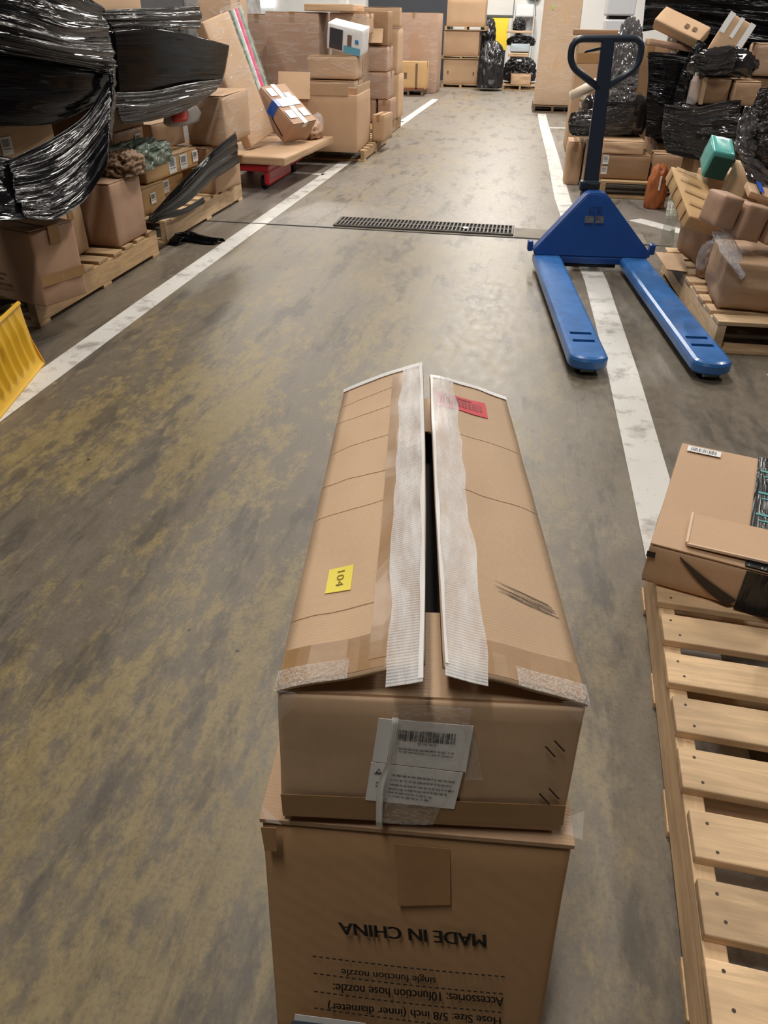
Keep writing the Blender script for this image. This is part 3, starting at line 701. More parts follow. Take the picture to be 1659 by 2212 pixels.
# end face: two white labels, tape, staples
FY = Vector((0, -1, 0))
def epatch(name, pix, mat, off=0.006, th=0.0006, label=None, parent=None):
    return obj(name, prism(NB(), [lfr(x, y, -off) for x, y in pix], FY * th), mat, parent or t, label=label)
LBL = plain('matte_label', (0.86, 0.87, 0.87), 0.5)
epatch('tape', [(606, 1715), (1222, 1740), (1216, 1782), (612, 1760)], TAPE, 0.0055)
w1 = epatch('label', [(818, 1551), (1023, 1568), (1006, 1667), (804, 1644)], LBL, 0.0066, label='white barcode label')
w2 = epatch('label', [(802, 1646), (1000, 1669), (981, 1747), (789, 1727)], LBL, 0.0066, label='white warning label')
bm = NB(); rnd = random.Random(21); u = 0.0
while u < 1:
    w = rnd.choice((0.008, 0.016, 0.028)); a, b = u, min(1, u + w)
    P = lambda s, k: (862 + 123 * s - 3 * k, 1577 + 9 * s + 22 * k)
    prism(bm, [lfr(*P(x, k), -0.0075) for x, k in ((a, 0), (b, 0), (b, 1), (a, 1))], FY * 0.0003); u = b + rnd.choice((0.007, 0.014, 0.022))
obj('barcode', bm, INK, w1)
def scribble(par, rows):
    bm = NB(); rnd = random.Random(5)
    for (x0, y0, x1, y1, h) in rows:
        s = 0.0; Lp = math.hypot(x1 - x0, y1 - y0)
        while s < Lp:
            w = rnd.uniform(4, 11); e = min(Lp, s + w)
            a, b = s / Lp, e / Lp; p = [(x0 + (x1 - x0) * k, y0 + (y1 - y0) * k) for k in (a, b)]
            prism(bm, [lfr(p[0][0], p[0][1], -.0075), lfr(p[1][0], p[1][1], -.0075), lfr(p[1][0], p[1][1] + h, -.0075), lfr(p[0][0], p[0][1] + h, -.0075)], FY * 0.0003)
            s = e + rnd.uniform(1.5, 3)
    obj('small_print', bm, GREYINK, par)
scribble(w1, [(902, 1605, 944, 1609, 2.5), (860, 1615, 980, 1626, 3), (862, 1622, 978, 1634, 2)])
scribble(w2, [(846, 1672, 982, 1688, 3), (842, 1682, 975, 1697, 3), (840, 1692, 980, 1708, 3), (838, 1701, 965, 1715, 3), (838, 1709, 932, 1721, 2.5), (838, 1717, 928, 1728, 2.5), (808, 1669, 826, 1672, 2.5), (812, 1688, 818, 1689, 3), (811, 1695, 816, 1696, 3)])
bm = NB()
for a, b in (((812, 1668), (819, 1660)), ((819, 1660), (824, 1670)), ((824, 1670), (812, 1668))):
    prism(bm, [lfr(a[0], a[1], -.0075), lfr(b[0], b[1], -.0075), lfr(b[0], b[1] + 1.6, -.0075), lfr(a[0], a[1] + 1.6, -.0075)], FY * 0.0003)
obj('warning_sign', bm, INK, w2)
def esheet(pix, mat, off, label, wr=0.001, seed=0):
    return sheet('clear_tape', [[lfr(x, y, -off - 0.0015 * ((i + j) % 2)) for i, (x, y) in enumerate(r)] for j, r in enumerate(pix)], mat, t, 14, 20, wr, 2, 6, seed, 0.0005, label)
esheet([[(850, 1522), (930, 1524), (1018, 1531)], [(842, 1640), (915, 1640), (992, 1650)], [(815, 1775), (870, 1780), (935, 1780)]], CLEAR, 0.0095, 'clear tape folded over the end', 0.0012, 3)
esheet([[(1015, 1560), (1030, 1612), (1042, 1684)], [(998, 1560), (1008, 1620), (1004, 1684)]], CLEAR, 0.0085, 'loose clear tape end', 0.0008, 4)
esheet([[(848, 1550), (836, 1640), (815, 1700), (812, 1788)], [(860, 1552), (848, 1640), (830, 1700), (826, 1786)]], EDGE, 0.0120, 'white folded edge of the tape', 0.0008, 5)
for (x, y) in ((1176, 1612), (1196, 1600), (1163, 1714), (1184, 1703)):
    epatch('slot_cut', [(x, y), (x + 4, y - 1), (x + 25, y + 22), (x + 21, y + 23)], plain('slot_dark', (0.05, 0.03, 0.018), 0.8), 0.0062)
for P in ([(590, 1490), (640, 1497), (632, 1530), (596, 1560)], [(1215, 1515), (1275, 1515), (1272, 1572), (1235, 1545)]):
    epatch('clear_tape', P, CLEAR, 0.0085, label='wrinkled tape at the corner')
# ================================================================ right foreground: pallet with a carton on it
pallet('empty pale pine pallet lying at the lower right, its slats in view', (0.345, 0.245, 0), 1.02, 1.30, 0.14, -0.048, 11, 0.086, PINE, bottoms=5, nails=True, sw=0.034)
t = carton('flat carton with a dark curved arrow print, lying on the end of the pine pallet', (0.578, 1.606, 0.198), (0.30, 0.52, 0.108), (0, 0, -16), card('smile_board', (0.60, 0.395, 0.245)), tape=None, bulge=0.002, dent=0.002)
smile = t; dS = (0.30, 0.52, 0.108)
obj('top_panel', box(NB(), (0, 0, 0.106), (0.298, 0.518, 0.004), 0.001), card('smile_board', (0, 0, 0)), t)
decal('label', dS, 'T', 0.06, 0.905, 0.34, 0.965, PAPER, t, 0.004, label='white barcode sticker'); barcode(dS, 'T', 0.09, 0.918, 0.30, 0.952, t, 0.0055, 16, GREYINK)
# curved arrow on the near end
oF, U, V = fquad(dS, 'F', 0.0058); bm = NB(); pt = lambda u, v: oF + U * u + V * v
up_, lo_ = [], []
for i in range(21):
    s = i / 20; x = 0.22 + 0.42 * s; yv = 0.88 - 1.05 * s + 0.30 * s * s; w = 0.02 + 0.20 * math.sin(math.pi * min(1, s * 0.62 + 0.02))
    up_.append(pt(x + 0.02 * s, yv + w / 2)); lo_.append(pt(x - 0.02 * s, yv - w / 2))
for i in range(20): prism(bm, [lo_[i], lo_[i + 1], up_[i + 1], up_[i]], (U.cross(V)).normalized() * 0.0004)
obj('arrow_print', bm, plain('arrow_ink', (0.045, 0.033, 0.025), 0.6), t)
decal('corner_tape', dS, 'F', -0.005, 0.70, 0.055, 0.84, INK, t, 0.0058)
BT = film('printed_black_tape', (0.016, 0.018, 0.02), 1.0, 0.22, 30, 4, 0.5, 'Object')
decal('black_tape', dS, 'T', 0.64, 0.0, 0.90, 1.0, BT, t, 0.0045, label='black printed packing tape')
for v in (0.2, 0.42, 0.62, 0.84):
    decal('tape_print', dS, 'T', 0.67, v, 0.80, v + 0.018, plain('teal_print', (0.05, 0.30, 0.31), 0.4), t, 0.0056)
    decal('tape_print', dS, 'T', 0.70, v - 0.05, 0.86, v - 0.038, plain('teal_print', (0, 0, 0)), t, 0.0056)
tp = plain('torn_edge', (0.74, 0.55, 0.40), 0.7)
obj('loose_flap', box(NB(), (0.005, -0.175, 0.1175), (0.165, 0.125, 0.006), 0.001, Euler((0.02, -0.02, 0.02))), card('smile_board', (0, 0, 0)), t, label='torn flap of board taped down')
obj('torn_edge', box(NB(), (-0.0795, -0.175, 0.118), (0.006, 0.125, 0.0075), 0.001, Euler((0.02, -0.02, 0.02))), tp, t)
obj('torn_edge', box(NB(), (0.005, -0.2395, 0.118), (0.165, 0.005, 0.0065), 0.001, Euler((0.02, -0.02, 0.02))), tp, t)
decal('black_tape', dS, 'F', 0.66, 0.02, 0.92, 0.98, BT, t, 0.0064, label='black printed packing tape')
t = thing('stretch_wrap', 'crumpled dark stretch wrap beside the arrow carton on the pine pallet', 'stretch wrap', (0.72, 1.16, 0.142))
blob('wrap_mass', BLACKB, t, (0, 0, 0), (0.24, 0.16, 0.11), 0.18, 2.4, 3, 4, sharp=True)
# ================================================================ yellow scoop at the left edge
YEL = plain('yellow_plastic', (0.72, 0.42, 0.022), 0.42, var=0.08, vs=5)
a = onz(97, 785, 0.004); bdir = (onz(0, 905, 0.004) - a).normalized(); back = Vector((-bdir.y, bdir.x, 0))
if back.x > 0: back = -back
t = thing('snow_shovel', 'yellow ribbed plastic snow pusher blade standing on the floor at the left', 'shovel', a)
top = hit(40, 655, a, bdir) - a; ts, tz = top.dot(back), top.z
prof = []
for i in range(25):
    s = i / 24; q = Vector((0, 0)) * (1 - s) ** 2 + Vector((ts * 0.75, tz * 0.12)) * 2 * s * (1 - s) + Vector((ts, tz)) * s * s; prof.append(q)
bm = NB(); G = []; nw = 72; Wd = 0.62
for i, q in enumerate(prof):
    s = i / 24; r = []
    for k in range(nw + 1):
        x = Wd * k / nw; amp = 0.018 * max(0.0, min(1, (s - 0.22) * 6)) * max(0.0, min(1, (1.0 - s) * 5)) * (0 if k < 5 else 1)
        h = amp * max(0, math.sin((k - 5) / 8 * 2 * math.pi)) ** 0.8
        r.append(bm.verts.new(bdir * x + back * (q.x - h * 0.8) + Vector((0, 0, q.y + h * 0.5))))
    G.append(r)
for i in range(24):
    for k in range(nw): bm.faces.new((G[i][k], G[i][k + 1], G[i + 1][k + 1], G[i + 1][k]))
bmesh.ops.recalc_face_normals(bm, faces=bm.faces)
o = obj('blade', bm, YEL, t, True); m = o.modifiers.new('gauge', 'SOLIDIFY'); m.thickness = 0.006
bm = NB(); prism(bm, [back * q.x + Vector((0, 0, q.y)) for q in prof] + [back * (ts + 0.03) + Vector((0, 0, tz * 0.98)), back * (ts * 1.0) + Vector((0, 0, tz * 0.45)), back * (ts * 0.8) + Vector((0, 0, 0.004))][:1], bdir * -0.007)
obj('end_flange', bm, plain('orange_yellow_plastic', (0.68, 0.33, 0.012), 0.45), t)
obj('rolled_rim', tube(NB(), [bdir * (Wd * k / 6) + back * ts + Vector((0, 0, tz)) for k in range(7)], 0.009, 8), YEL, t)
obj('wear_strip', prism(NB(), [back * 0.006 + Vector((0, 0, 0.0035)), bdir * Wd + back * 0.006 + Vector((0, 0, 0.0035)), bdir * Wd + Vector((0, 0, 0)), Vector((0, 0, 0))], Vector((0, 0, -0.0035))), YEL, t)
hub = bdir * (Wd / 2) + back * (ts + 0.01) + Vector((0, 0, tz * 0.72)); d_ = (back * 0.80 + bdir * 0.25 + Vector((0, 0, 0.55))).normalized()
obj('socket', tube(NB(), [hub - d_ * 0.02, hub + d_ * 0.16], 0.026, 14), YEL, t, True)
obj('handle', tube(NB(), [hub + d_ * 0.12, hub + d_ * 0.95], 0.016, 12), PINE2, t, True)
obj('grip', tube(NB(), [hub + d_ * 0.95 - bdir * 0.06, hub + d_ * 0.95 + bdir * 0.06], 0.015, 12), YEL, t, True)
def fcarton(label, px, Y, depth, z0=None, z1=None, **kw):
    """carton whose front stands at Y; its width and height are measured off the photograph at that distance"""
    x0, y0, x1, y1 = px; xm, ym = (x0 + x1) / 2, (y0 + y1) / 2
    a, b = ony(x0, ym, Y).x, ony(x1, ym, Y).x; zb = ony(xm, y1, Y).z if z0 is None else z0; ztp = ony(xm, y0, Y).z if z1 is None else z1
    return carton(label, ((a + b) / 2, Y + depth / 2, (zb + ztp) / 2), (b - a, depth, ztp - zb), **kw)
def wrapped(label, c, d, mat, seed=1, amp=0.012, name='wrapped_bundle', cat='bundle', rot=0.0):
    """goods bound in stretch film: a lumpy block with creased skin"""
    t = thing(name, label, cat, (c[0], c[1], c[2] - d[2] / 2), (0, 0, rot))
    bm = hexbox(NB(), corners(d), 16, 0.12, amp * 2, amp, seed)
    for v in bm.verts: v.co.z = min(max(v.co.z, 0.002), d[2])
    o = obj('wrapped_goods', bm, mat, t, True)
    return t
# ================================================================ LEFT ROW
PL = 'pallets under the left row of cartons'
pallet('pale pallet under the stretch-wrapped cartons at the left edge', (-3.14, 2.98, 0), 1.04, 1.30, 0.142, 0.0, 9, 0.10, PINE2, rnd=2)
pallet('pale pallet with a long bright side board, second from the left edge', (-3.20, 4.52, 0), 1.05, 1.43, 0.142, 0.0, 9, 0.10, PINE, rnd=3)
carton('big taped brown carton in front at the left, on the corner of the pallet', (-2.205, 3.056, 0.303), (0.60, 0.235, 0.318), (0, 0, -18.2), PINK, tape='x', dent=0.006,
       labels=[('tape', 'R', 0.0, 0.28, 1.0, 0.42, TAPE), ('print', 'F', 0.42, 0.36, 0.66, 0.375), ('print', 'F', 0.36, 0.29, 0.62, 0.305), ('print', 'F', 0.32, 0.22, 0.70, 0.235), ('print', 'F', 0.5, 0.16, 0.70, 0.172)])
carton('brown carton behind the big taped carton, by the broken pallet slats', (-2.44, 3.62, 0.262), (0.40, 0.28, 0.235), (0, 0, 4), KRAFT, tape='x', dent=0.006)
carton('tall smooth grey-brown carton standing at the edge of the left pallet', (-2.242, 4.03, 0.305), (0.25, 0.35, 0.32), (0, 0, -0.5), PINK, tape='y', dent=0.005, tape_lap=.1)
carton('long brown carton buried under the black film at the left', (-2.92, 3.72, 0.372), (0.50, 0.92, 0.455), (0, 0, 0), BROWN, tape='y')
carton('tan carton with a white label seen in the gap of the black film', (-2.58, 3.34, 0.718), (0.62, 0.66, 0.225), (0, 0, -9), TAN, tape='x', labels=[('bar', 'R', 0.46, 0.3, 0.56, 0.62)])
t = wrapped('bulging black stretch-wrapped load high at the left edge', (-2.56, 3.38, 1.25), (0.86, 1.24, 0.80), BLACKB, 3, 0.012)
off = lambda o, t: o                                                  # sheets below are built in hall coordinates, then hung on their bundle
def hang(o, t):
    o.data.transform((Matrix.Translation(t.location) @ t.rotation_euler.to_matrix().to_4x4()).inverted()); o.parent = t; return o
def XS(rows, x, dx=None):
    return [[onx(px, py, x + (0 if dx is None else dx * math.sin(3.14 * i / (len(r) - 1)) * math.sin(3.14 * (j + .5) / len(rows)))) for i, (px, py) in enumerate(r)] for j, r in enumerate(rows)]
def YS(rows, y, dy=0.0):
    return [[ony(px, py, y - dy * math.sin(3.14 * i / (len(r) - 1)) * math.sin(3.14 * (j + .5) / len(rows))) for i, (px, py) in enumerate(r)] for j, r in enumerate(rows)]
hang(sheet('pulled_film', XS([[(-70, -70), (40, -60), (140, -30), (222, 15)], [(-70, 5), (50, 30), (150, 60), (236, 60)], [(-70, 60), (50, 85), (150, 108), (246, 120)], [(-70, 105), (60, 122), (160, 140), (250, 160)]], -2.06, 0.06), BLACK, None, 50, 60, 0.022, 1.6, 15, 2), t)
hang(sheet('slack_film', XS([[(-70, 118), (60, 122), (160, 140), (243, 152)], [(-70, 190), (60, 200), (160, 200), (238, 185)], [(-70, 268), (40, 272), (130, 262), (225, 215)]], -2.085, 0.03), FLATB, None, 40, 36, 0.008, 1.2, 4, 5), t)
hang(sheet('drooping_film', [[onx(*q, x) for q in r] for x, r in zip((-2.05, -2.01, -1.95, -1.875), [[(236, 168), (190, 245), (110, 302), (20, 345)], [(239, 225), (185, 295), (115, 350), (26, 372)], [(235, 290), (185, 365), (115, 415), (36, 430)], [(232, 352), (185, 432), (120, 474), (60, 470)]])], BLACK, None, 60, 50, 0.024, 2.0, 15, 8), t)
hang(sheet('drooping_film', [[onx(*q, x) for q in r] for x, r in zip((-2.08, -2.0, -1.89), [[(30, 340), (-10, 335), (-70, 330)], [(45, 410), (0, 405), (-70, 400)], [(75, 472), (10, 478), (-70, 486)]])], FLATB, None, 30, 30, 0.010, 2, 6, 11), t)
hang(sheet('twisted_film', XS([[(232, 140), (243, 140), (252, 140)], [(236, 185), (244, 185), (250, 190)], [(233, 240), (240, 240), (246, 246)], [(228, 300), (236, 300), (240, 310)]], -2.04, 0.02), BLACK, None, 14, 40, 0.012, 1, 9, 13), t)
# second pallet
carton('low brown carton with a white label under the green packing', (-2.52, 4.74, 0.222), (0.42, 0.36, 0.158), (0, 0, 0), GOLD, tape='y', labels=[('bar', 'R', 0.35, 0.35, 0.55, 0.75)])
carton('low brown carton with two white labels behind the black film wedge', (-2.56, 5.14, 0.222), (0.42, 0.38, 0.158), (0, 0, 0), GOLD, tape='y', labels=[('bar', 'R', 0.05, 0.4, 0.3, 0.9)])
carton('flat golden carton with three white labels on its side', (-2.519, 5.131, 0.364), (0.40, 0.763, 0.118), (0, 0, -3), GOLD, tape='y', labels=[('bar', 'R', 0.40, 0.12, 0.54, 0.9), ('bar', 'R', 0.62, 0.14, 0.76, 0.9), ('bar', 'R', 0.88, 0.3, 0.99, 0.9)])
carton('brown carton with a white label lying on the flat golden carton', (-2.66, 4.93, 0.508), (0.30, 0.42, 0.165), (0, 0, 0), KRAFT, tape='y', labels=[('bar', 'R', 0.68, 0.25, 0.86, 0.8)])
carton('plain brown carton lying behind the labelled one on the flat golden carton', (-2.63, 5.46, 0.508), (0.32, 0.46, 0.165), (0, 0, -4), KRAFT, tape='y')
carton('tall brown carton hidden behind the small cartons of the second pallet', (-3.0, 4.95, 0.45), (0.34, 0.8, 0.61), (0, 0, 0), BROWN, tape='y')
t = thing('packing_sheet', 'crushed grey-green plastic packing lying on the small cartons at the left', 'packing', (-2.20, 4.30, 0.468))
blob('crumpled_plastic', film('green_film', (0.10, 0.14, 0.11), 0.9, 0.25, 6, 14, 0.9, 'Object'), t, (0.0, 0.12, 0), (0.20, 0.50, 0.12), 0.26, 3.0, 4, 4, sharp=True, sq=0.8, facet=True)
blob('crumpled_cardboard', INSIDE, t, (0.03, -0.16, -0.0), (0.16, 0.20, 0.10), 0.32, 3.2, 9, 5, sharp=True, sq=0.8)
carton('small brown carton at the far corner of the second pallet, half under black film', (-2.31, 5.60, 0.222), (0.40, 0.42, 0.158), (0, 0, -6), KRAFT, tape='y')
carton('brown carton between the corner carton and the crumpled one above it', (-2.46, 5.78, 0.356), (0.42, 0.44, 0.108), (0, 0, 0), BROWN, tape='y')
t = carton('crumpled shiny-taped carton above the black film wedge', (-2.30, 6.01, 0.574), (0.28, 0.684, 0.322), (0, 0, 3.7), KRAFT, tape='y', dent=0.014, bulge=0.006, wrap=True, tmat=CLEAR)
t = thing('stretch_wrap', 'black triangular wedge of stretch film hanging over the second pallet', 'stretch wrap', onx(420, 420, -2.08))
hang(sheet('film_wedge', XS([[(322, 470), (390, 395), (455, 330), (510, 284)], [(321, 474), (395, 415), (455, 355), (513, 315)], [(319, 478), (400, 440), (462, 385), (516, 352)]], -2.075, 0.03), FLATB, None, 44, 34, 0.010, 1.0, 7, 21), t)
hang(sheet('film_tail', XS([[(318, 474), (350, 462), (400, 448), (440, 425)], [(330, 484), (350, 474), (400, 462), (440, 440)]], -2.085, 0.01), FLATB, None, 24, 8, 0.01, 2, 5, 23), t)
t = wrapped('flat black stretch-wrapped block behind the bulging load at the left', (-2.58, 4.72, 0.97), (0.82, 1.10, 0.42), BLACKB, 6, 0.008)
hang(sheet('flat_film', XS([[(244, 68), (330, 62), (420, 78), (494, 98)], [(250, 120), (330, 122), (420, 130), (490, 130)], [(256, 216), (330, 208), (410, 190), (480, 178)]], -2.12, 0.015), FLATB, None, 40, 30, 0.004, 1.0, 3, 31), t)
hang(sheet('top_film', XS([[(205, 22), (300, 18), (430, 14)], [(225, 40), (320, 40), (436, 36)], [(244, 64), (330, 58), (432, 62)]], -2.16, 0.02), BLACK, None, 40, 24, 0.014, 1.6, 7, 33), t)
hang(sheet('bottom_band', XS([[(246, 200), (330, 196), (420, 178), (480, 172)], [(250, 228), (330, 222), (410, 205), (470, 190)], [(262, 268), (320, 262), (380, 246), (418, 228)]], -2.09, 0.03), BLACK, None, 44, 30, 0.016, 1.4, 10, 35), t)
carton('brown carton lying on top of the flat black block at the left', (-2.72, 4.85, 1.36), (0.55, 0.85, 0.34), (0, 0, 3), TAN, tape='y')
carton('brown carton standing under the flat black block at the left', (-2.66, 4.86, 0.675), (0.30, 0.62, 0.162), (0, 0, 0), BROWN, tape='y')
t = thing('plastic_packet', 'small red and grey plastic packet below the flat black block', 'packet', (-2.30, 5.30, 0.592))
blob('packet_body', plain('grey_bag', (0.42, 0.40, 0.39), 0.35), t, (0.0, 0.02, 0), (0.14, 0.42, 0.13), 0.2, 2.2, 2, 3, sharp=True)
blob('red_end', plain('red_plastic', (0.60, 0.03, 0.03), 0.3), t, (0.05, -0.13, 0.03), (0.08, 0.20, 0.10), 0.15, 2.2, 3, 3)
# leaning things
t = carton('tall narrow tan carton leaning back beside the black block, shiny with tape', (-2.400, 6.735, 0.755), (0.085, 0.40, 0.93), (11.4, -15.5, -15), TAN, tape=None, dent=0.006, wrap=True)
t = thing('gift_wrap_pack', 'tall flat pack of pink, green and red paper rolls leaning behind the tan carton', 'wrapping paper', (ony(592, 240, 7.62).x, 7.62, 0.292), (math.radians(7), math.radians(-16), math.radians(-12)))
for k, (nm, c) in enumerate((('red_roll', (0.42, 0.04, 0.06)), ('green_roll', (0.015, 0.10, 0.06)), ('white_roll', (0.75, 0.78, 0.80)), ('pink_roll', (0.85, 0.10, 0.26)), ('mint_roll', (0.28, 0.45, 0.36)))):
    obj(nm, cyl(NB(), (-0.02, -0.12 + k * 0.06, 0.51), 0.027, 1.00, 'Z', 16), plain(nm, c, 0.35, var=0.3, vs=14), t)
o = obj('sleeve', box(NB(), (-0.02, 0, 0.525), (0.064, 0.33, 1.05), 0.02), WRAP, t); uvbox(o)
# red lift cart with a flat board on it, tilted labelled carton on that
t = thing('platform_truck', 'low red hand truck under the flat cardboard at the left line', 'hand truck', (-2.32, 6.95, 0))
REDP = plain('red_paint', (0.42, 0.012, 0.022), 0.38, var=0.12)
obj('deck', box(NB(), (0, -0.08, 0.172), (0.56, 1.12, 0.05), 0.012), REDP, t)
obj('side_skirt', box(NB(), (0.255, -0.30, 0.10), (0.05, 0.66, 0.12), 0.02), REDP, t)
obj('side_skirt', box(NB(), (0.245, 0.28, 0.125), (0.05, 0.40, 0.07), 0.015), REDP, t)
for x in (-0.22, 0.2):
    for y in (-0.5, 0.34): obj('wheel', cyl(NB(), (x, y, 0.05), 0.05, 0.045, 'X', 20), RUBBER, t)
carton('flat wide cardboard slab lying on the red hand truck', (-2.20, 6.99, 0.236), (0.70, 1.40, 0.066), (0, 0, -2.9), TAN, tape=None, dent=0.006)
dT = (0.438, 0.321, 0.206)
t = carton('tilted carton with blue tape and white labels on the flat slab', (-2.128, 7.142, 0.494), dT, (2.7, 37.4, -22.4), PINK, tape='x', tmat=plain('white_tape', (0.72, 0.70, 0.66), 0.35), dent=0.004, bulge=0.008, labels=[
    ('label', 'T', 0.08, 0.08, 0.28, 0.34, PAPER, 'white label'), ('label', 'T', 0.36, 0.12, 0.56, 0.92, PAPER, 'white label'), ('label', 'T', 0.66, 0.06, 0.86, 0.36, PAPER, 'white label'), ('label', 'T', 0.66, 0.62, 0.86, 0.9, PAPER, 'white label'), ('label', 'T', 0.24, 0.6, 0.36, 0.85, PAPER, 'white label'),
    ('blue_tape', 'T', 0.36, -0.01, 0.54, 0.14, BLUET, 'blue tape'), ('blue_tape', 'F', 0.36, 0.45, 0.54, 1.0, BLUET, 'blue tape'), ('scuff', 'F', 0.5, 0.3, 0.9, 0.36, INK, 'dark curved scuff', -0.3)])
t = thing('packing_paper', 'crumpled kraft and clear packing beside the tilted carton on the slab', 'packing', (-1.96, 7.50, 0.272))
blob('crumpled_paper', PINK, t, (0, 0, 0), (0.13, 0.30, 0.13), 0.3, 2.5, 6, 4, sharp=True)
blob('clear_scrap', CRYS, t, (0.03, 0.05, 0.06), (0.08, 0.16, 0.12), 0.3, 2.8, 7, 3, sharp=True)
# third and fourth pallets
pallet('dark-sided pallet under the open brown carton, beyond the red hand truck', (-2.72, 8.02, 0), 1.14, 1.36, 0.105, 0.0, 8, 0.10, PINE2, rnd=4)
pallet('pallet under the tall carton stack at the far end of the left line', (-2.95, 9.46, 0), 1.28, 1.55, 0.142, 0.0, 9, 0.10, PINE2, rnd=5)
t = carton('large open-topped brown carton with raised flaps on the third pallet', (-1.99, 8.24, 0.358), (0.72, 0.90, 0.500), (0, 0, 2.6), KRAFT, opened=True, dent=0.006)
for (c, s, r) in (((-0.24, -0.44, 0.56), (0.30, 0.006, 0.24), (math.radians(-25), 0, 0.1)), ((0.10, -0.455, 0.535), (0.36, 0.006, 0.10), (0.1, 0, 0)), ((0.357, 0.0, 0.52), (0.006, 0.8, 0.09), (0, 0.1, 0))):
    obj('flap', box(NB(), c, s, 0.001, Euler(r)), TAN, t)
carton('small plain carton at the outer corner of the third pallet', (-1.545, 8.86, 0.232), (0.13, 0.38, 0.252), (0, 0, -4.7), KRAFT, tape='y')
t = fcarton('dark brown carton with a strip of blue tape behind the open carton', (632, 176, 766, 214), 8.90, 0.46, z0=0.108, z1=0.645, mat=BROWN, tape='x', labels=[('blue_tape', 'F', 0.80, 0.80, 0.93, 0.84, BLUET, 'blue tape')], wrap=True)
fcarton('small brown carton on the dark brown carton, left of the white printed box', (665, 121, 768, 172), 8.98, 0.34, z0=0.655, z1=0.868, mat=KRAFT, tape='x', wrap=True)
t = carton('white printed appliance carton tipped among the brown cartons', (-1.985, 9.18, 1.035), (0.40, 0.20, 0.25), (12, 10, -10.9), GLOSSY, tape=None, dent=0.003, cat='box', labels=[
    ('print_panel', 'F', 0.08, 0.08, 0.46, 0.84, plain('dark_picture', (0.045, 0.047, 0.06), 0.35), 'dark picture of an appliance'), ('print_panel', 'F', 0.50, 0.02, 0.98, 0.3, plain('sky_blue_print', (0.12, 0.38, 0.55), 0.35), 'blue band'),
    ('print_panel', 'F', 0.60, 0.25, 0.72, 0.72, plain('brown_picture', (0.16, 0.11, 0.09), 0.4), 'brown picture'), ('print_panel', 'F', 0.82, 0.45, 0.92, 0.6, plain('blue_star', (0.03, 0.25, 0.60), 0.4), 'small blue mark')])
fcarton('tall brown carton standing behind the open carton', (577, 28, 690, 175), 9.50, 0.55, z0=0.146, z1=1.255, mat=PINK, tape='y', wrap=True)
carton('flat open carton lying on the tall brown carton', (-2.25, 9.72, 1.300), (0.55, 0.50, 0.075), (0, 0, -3), TAN, tape=None, opened=True)
carton('stacked brown carton between the tall one and the pale column', (-2.085, 9.75, 0.60), (0.36, 0.36, 0.91), (0, 0, 0), BROWN, tape='y', wrap=True)
fcarton('brown carton with clear tape resting over the white printed box', (712, 22, 792, 73), 9.54, 0.42, z0=1.058, z1=1.255, mat=KRAFT, tape='x', wrap=True)
G4 = 'pale cartons stacked in the column'
fcarton('pale pinkish carton at the top of the column by the white line', (788, 101, 836, 157), 10.02, 0.46, z0=0.681, z1=0.935, mat=PINK, tape='x', wrap=True)
fcarton('pale pinkish carton in the middle of the column by the white line', (789, 158, 838, 214), 10.0, 0.46, z0=0.395, z1=0.678, mat=PINK, tape='x', wrap=True)
fcarton('narrow carton at the foot of the column by the white line', (816, 210, 843, 266), 9.98, 0.46, z0=0.146, z1=0.393, mat=PINK, tape='y')
fcarton('carton beside the narrow one at the foot of the column', (786, 215, 812, 268), 10.0, 0.46, z0=0.146, z1=0.393, mat=PINK, tape='y')
fcarton('brown carton set back at the upper far corner of the left stacks', (800, 60, 859, 160), 10.54, 0.42, z0=0.632, z1=1.11, mat=TAN, tape='y')
fcarton('brown carton set back at the lower far corner of the left stacks', (800, 162, 861, 256), 10.54, 0.42, z0=0.146, z1=0.630, mat=TAN, tape='y')
t = fcarton('open dark-mouthed carton on the column, its flap hanging out', (795, 22, 838, 92), 10.06, 0.34, z0=0.940, mat=BROWN, tape=None, opened=True)
obj('flap', box(NB(), (-0.02, -0.21, 0.10), (0.17, 0.006, 0.16), 0.001, Euler((-0.5, 0, 0))), PALE, t)
carton('wide tan carton lying on top of the far left stacks', (-2.02, 10.72, 1.22), (0.72, 0.42, 0.20), (0, 0, 6), TAN, tape='x')
# black scrap on the floor
t = thing('film_scrap', 'black twisted scrap of stretch film on the floor by the pallet', 'stretch wrap', onz(375, 515, 0.0))
P = [onz(x, y, z) + Vector((0.09, 0, 0)) for x, y, z in ((364, 520, .02), (345, 512, .03), (375, 507, .035), (395, 513, .02), (420, 519, .012), (445, 521, .01))]
hang(sheet('film', [[p + Vector((0.02, 0.05, -0.006)) for p in P], [p + Vector((0.01, 0, 0.02)) for p in P], [p + Vector((-0.02, -0.05, 0.0 - p.z + 0.004)) for p in P]], FLATB, None, 30, 16, 0.012, 3, 4, 41), t)
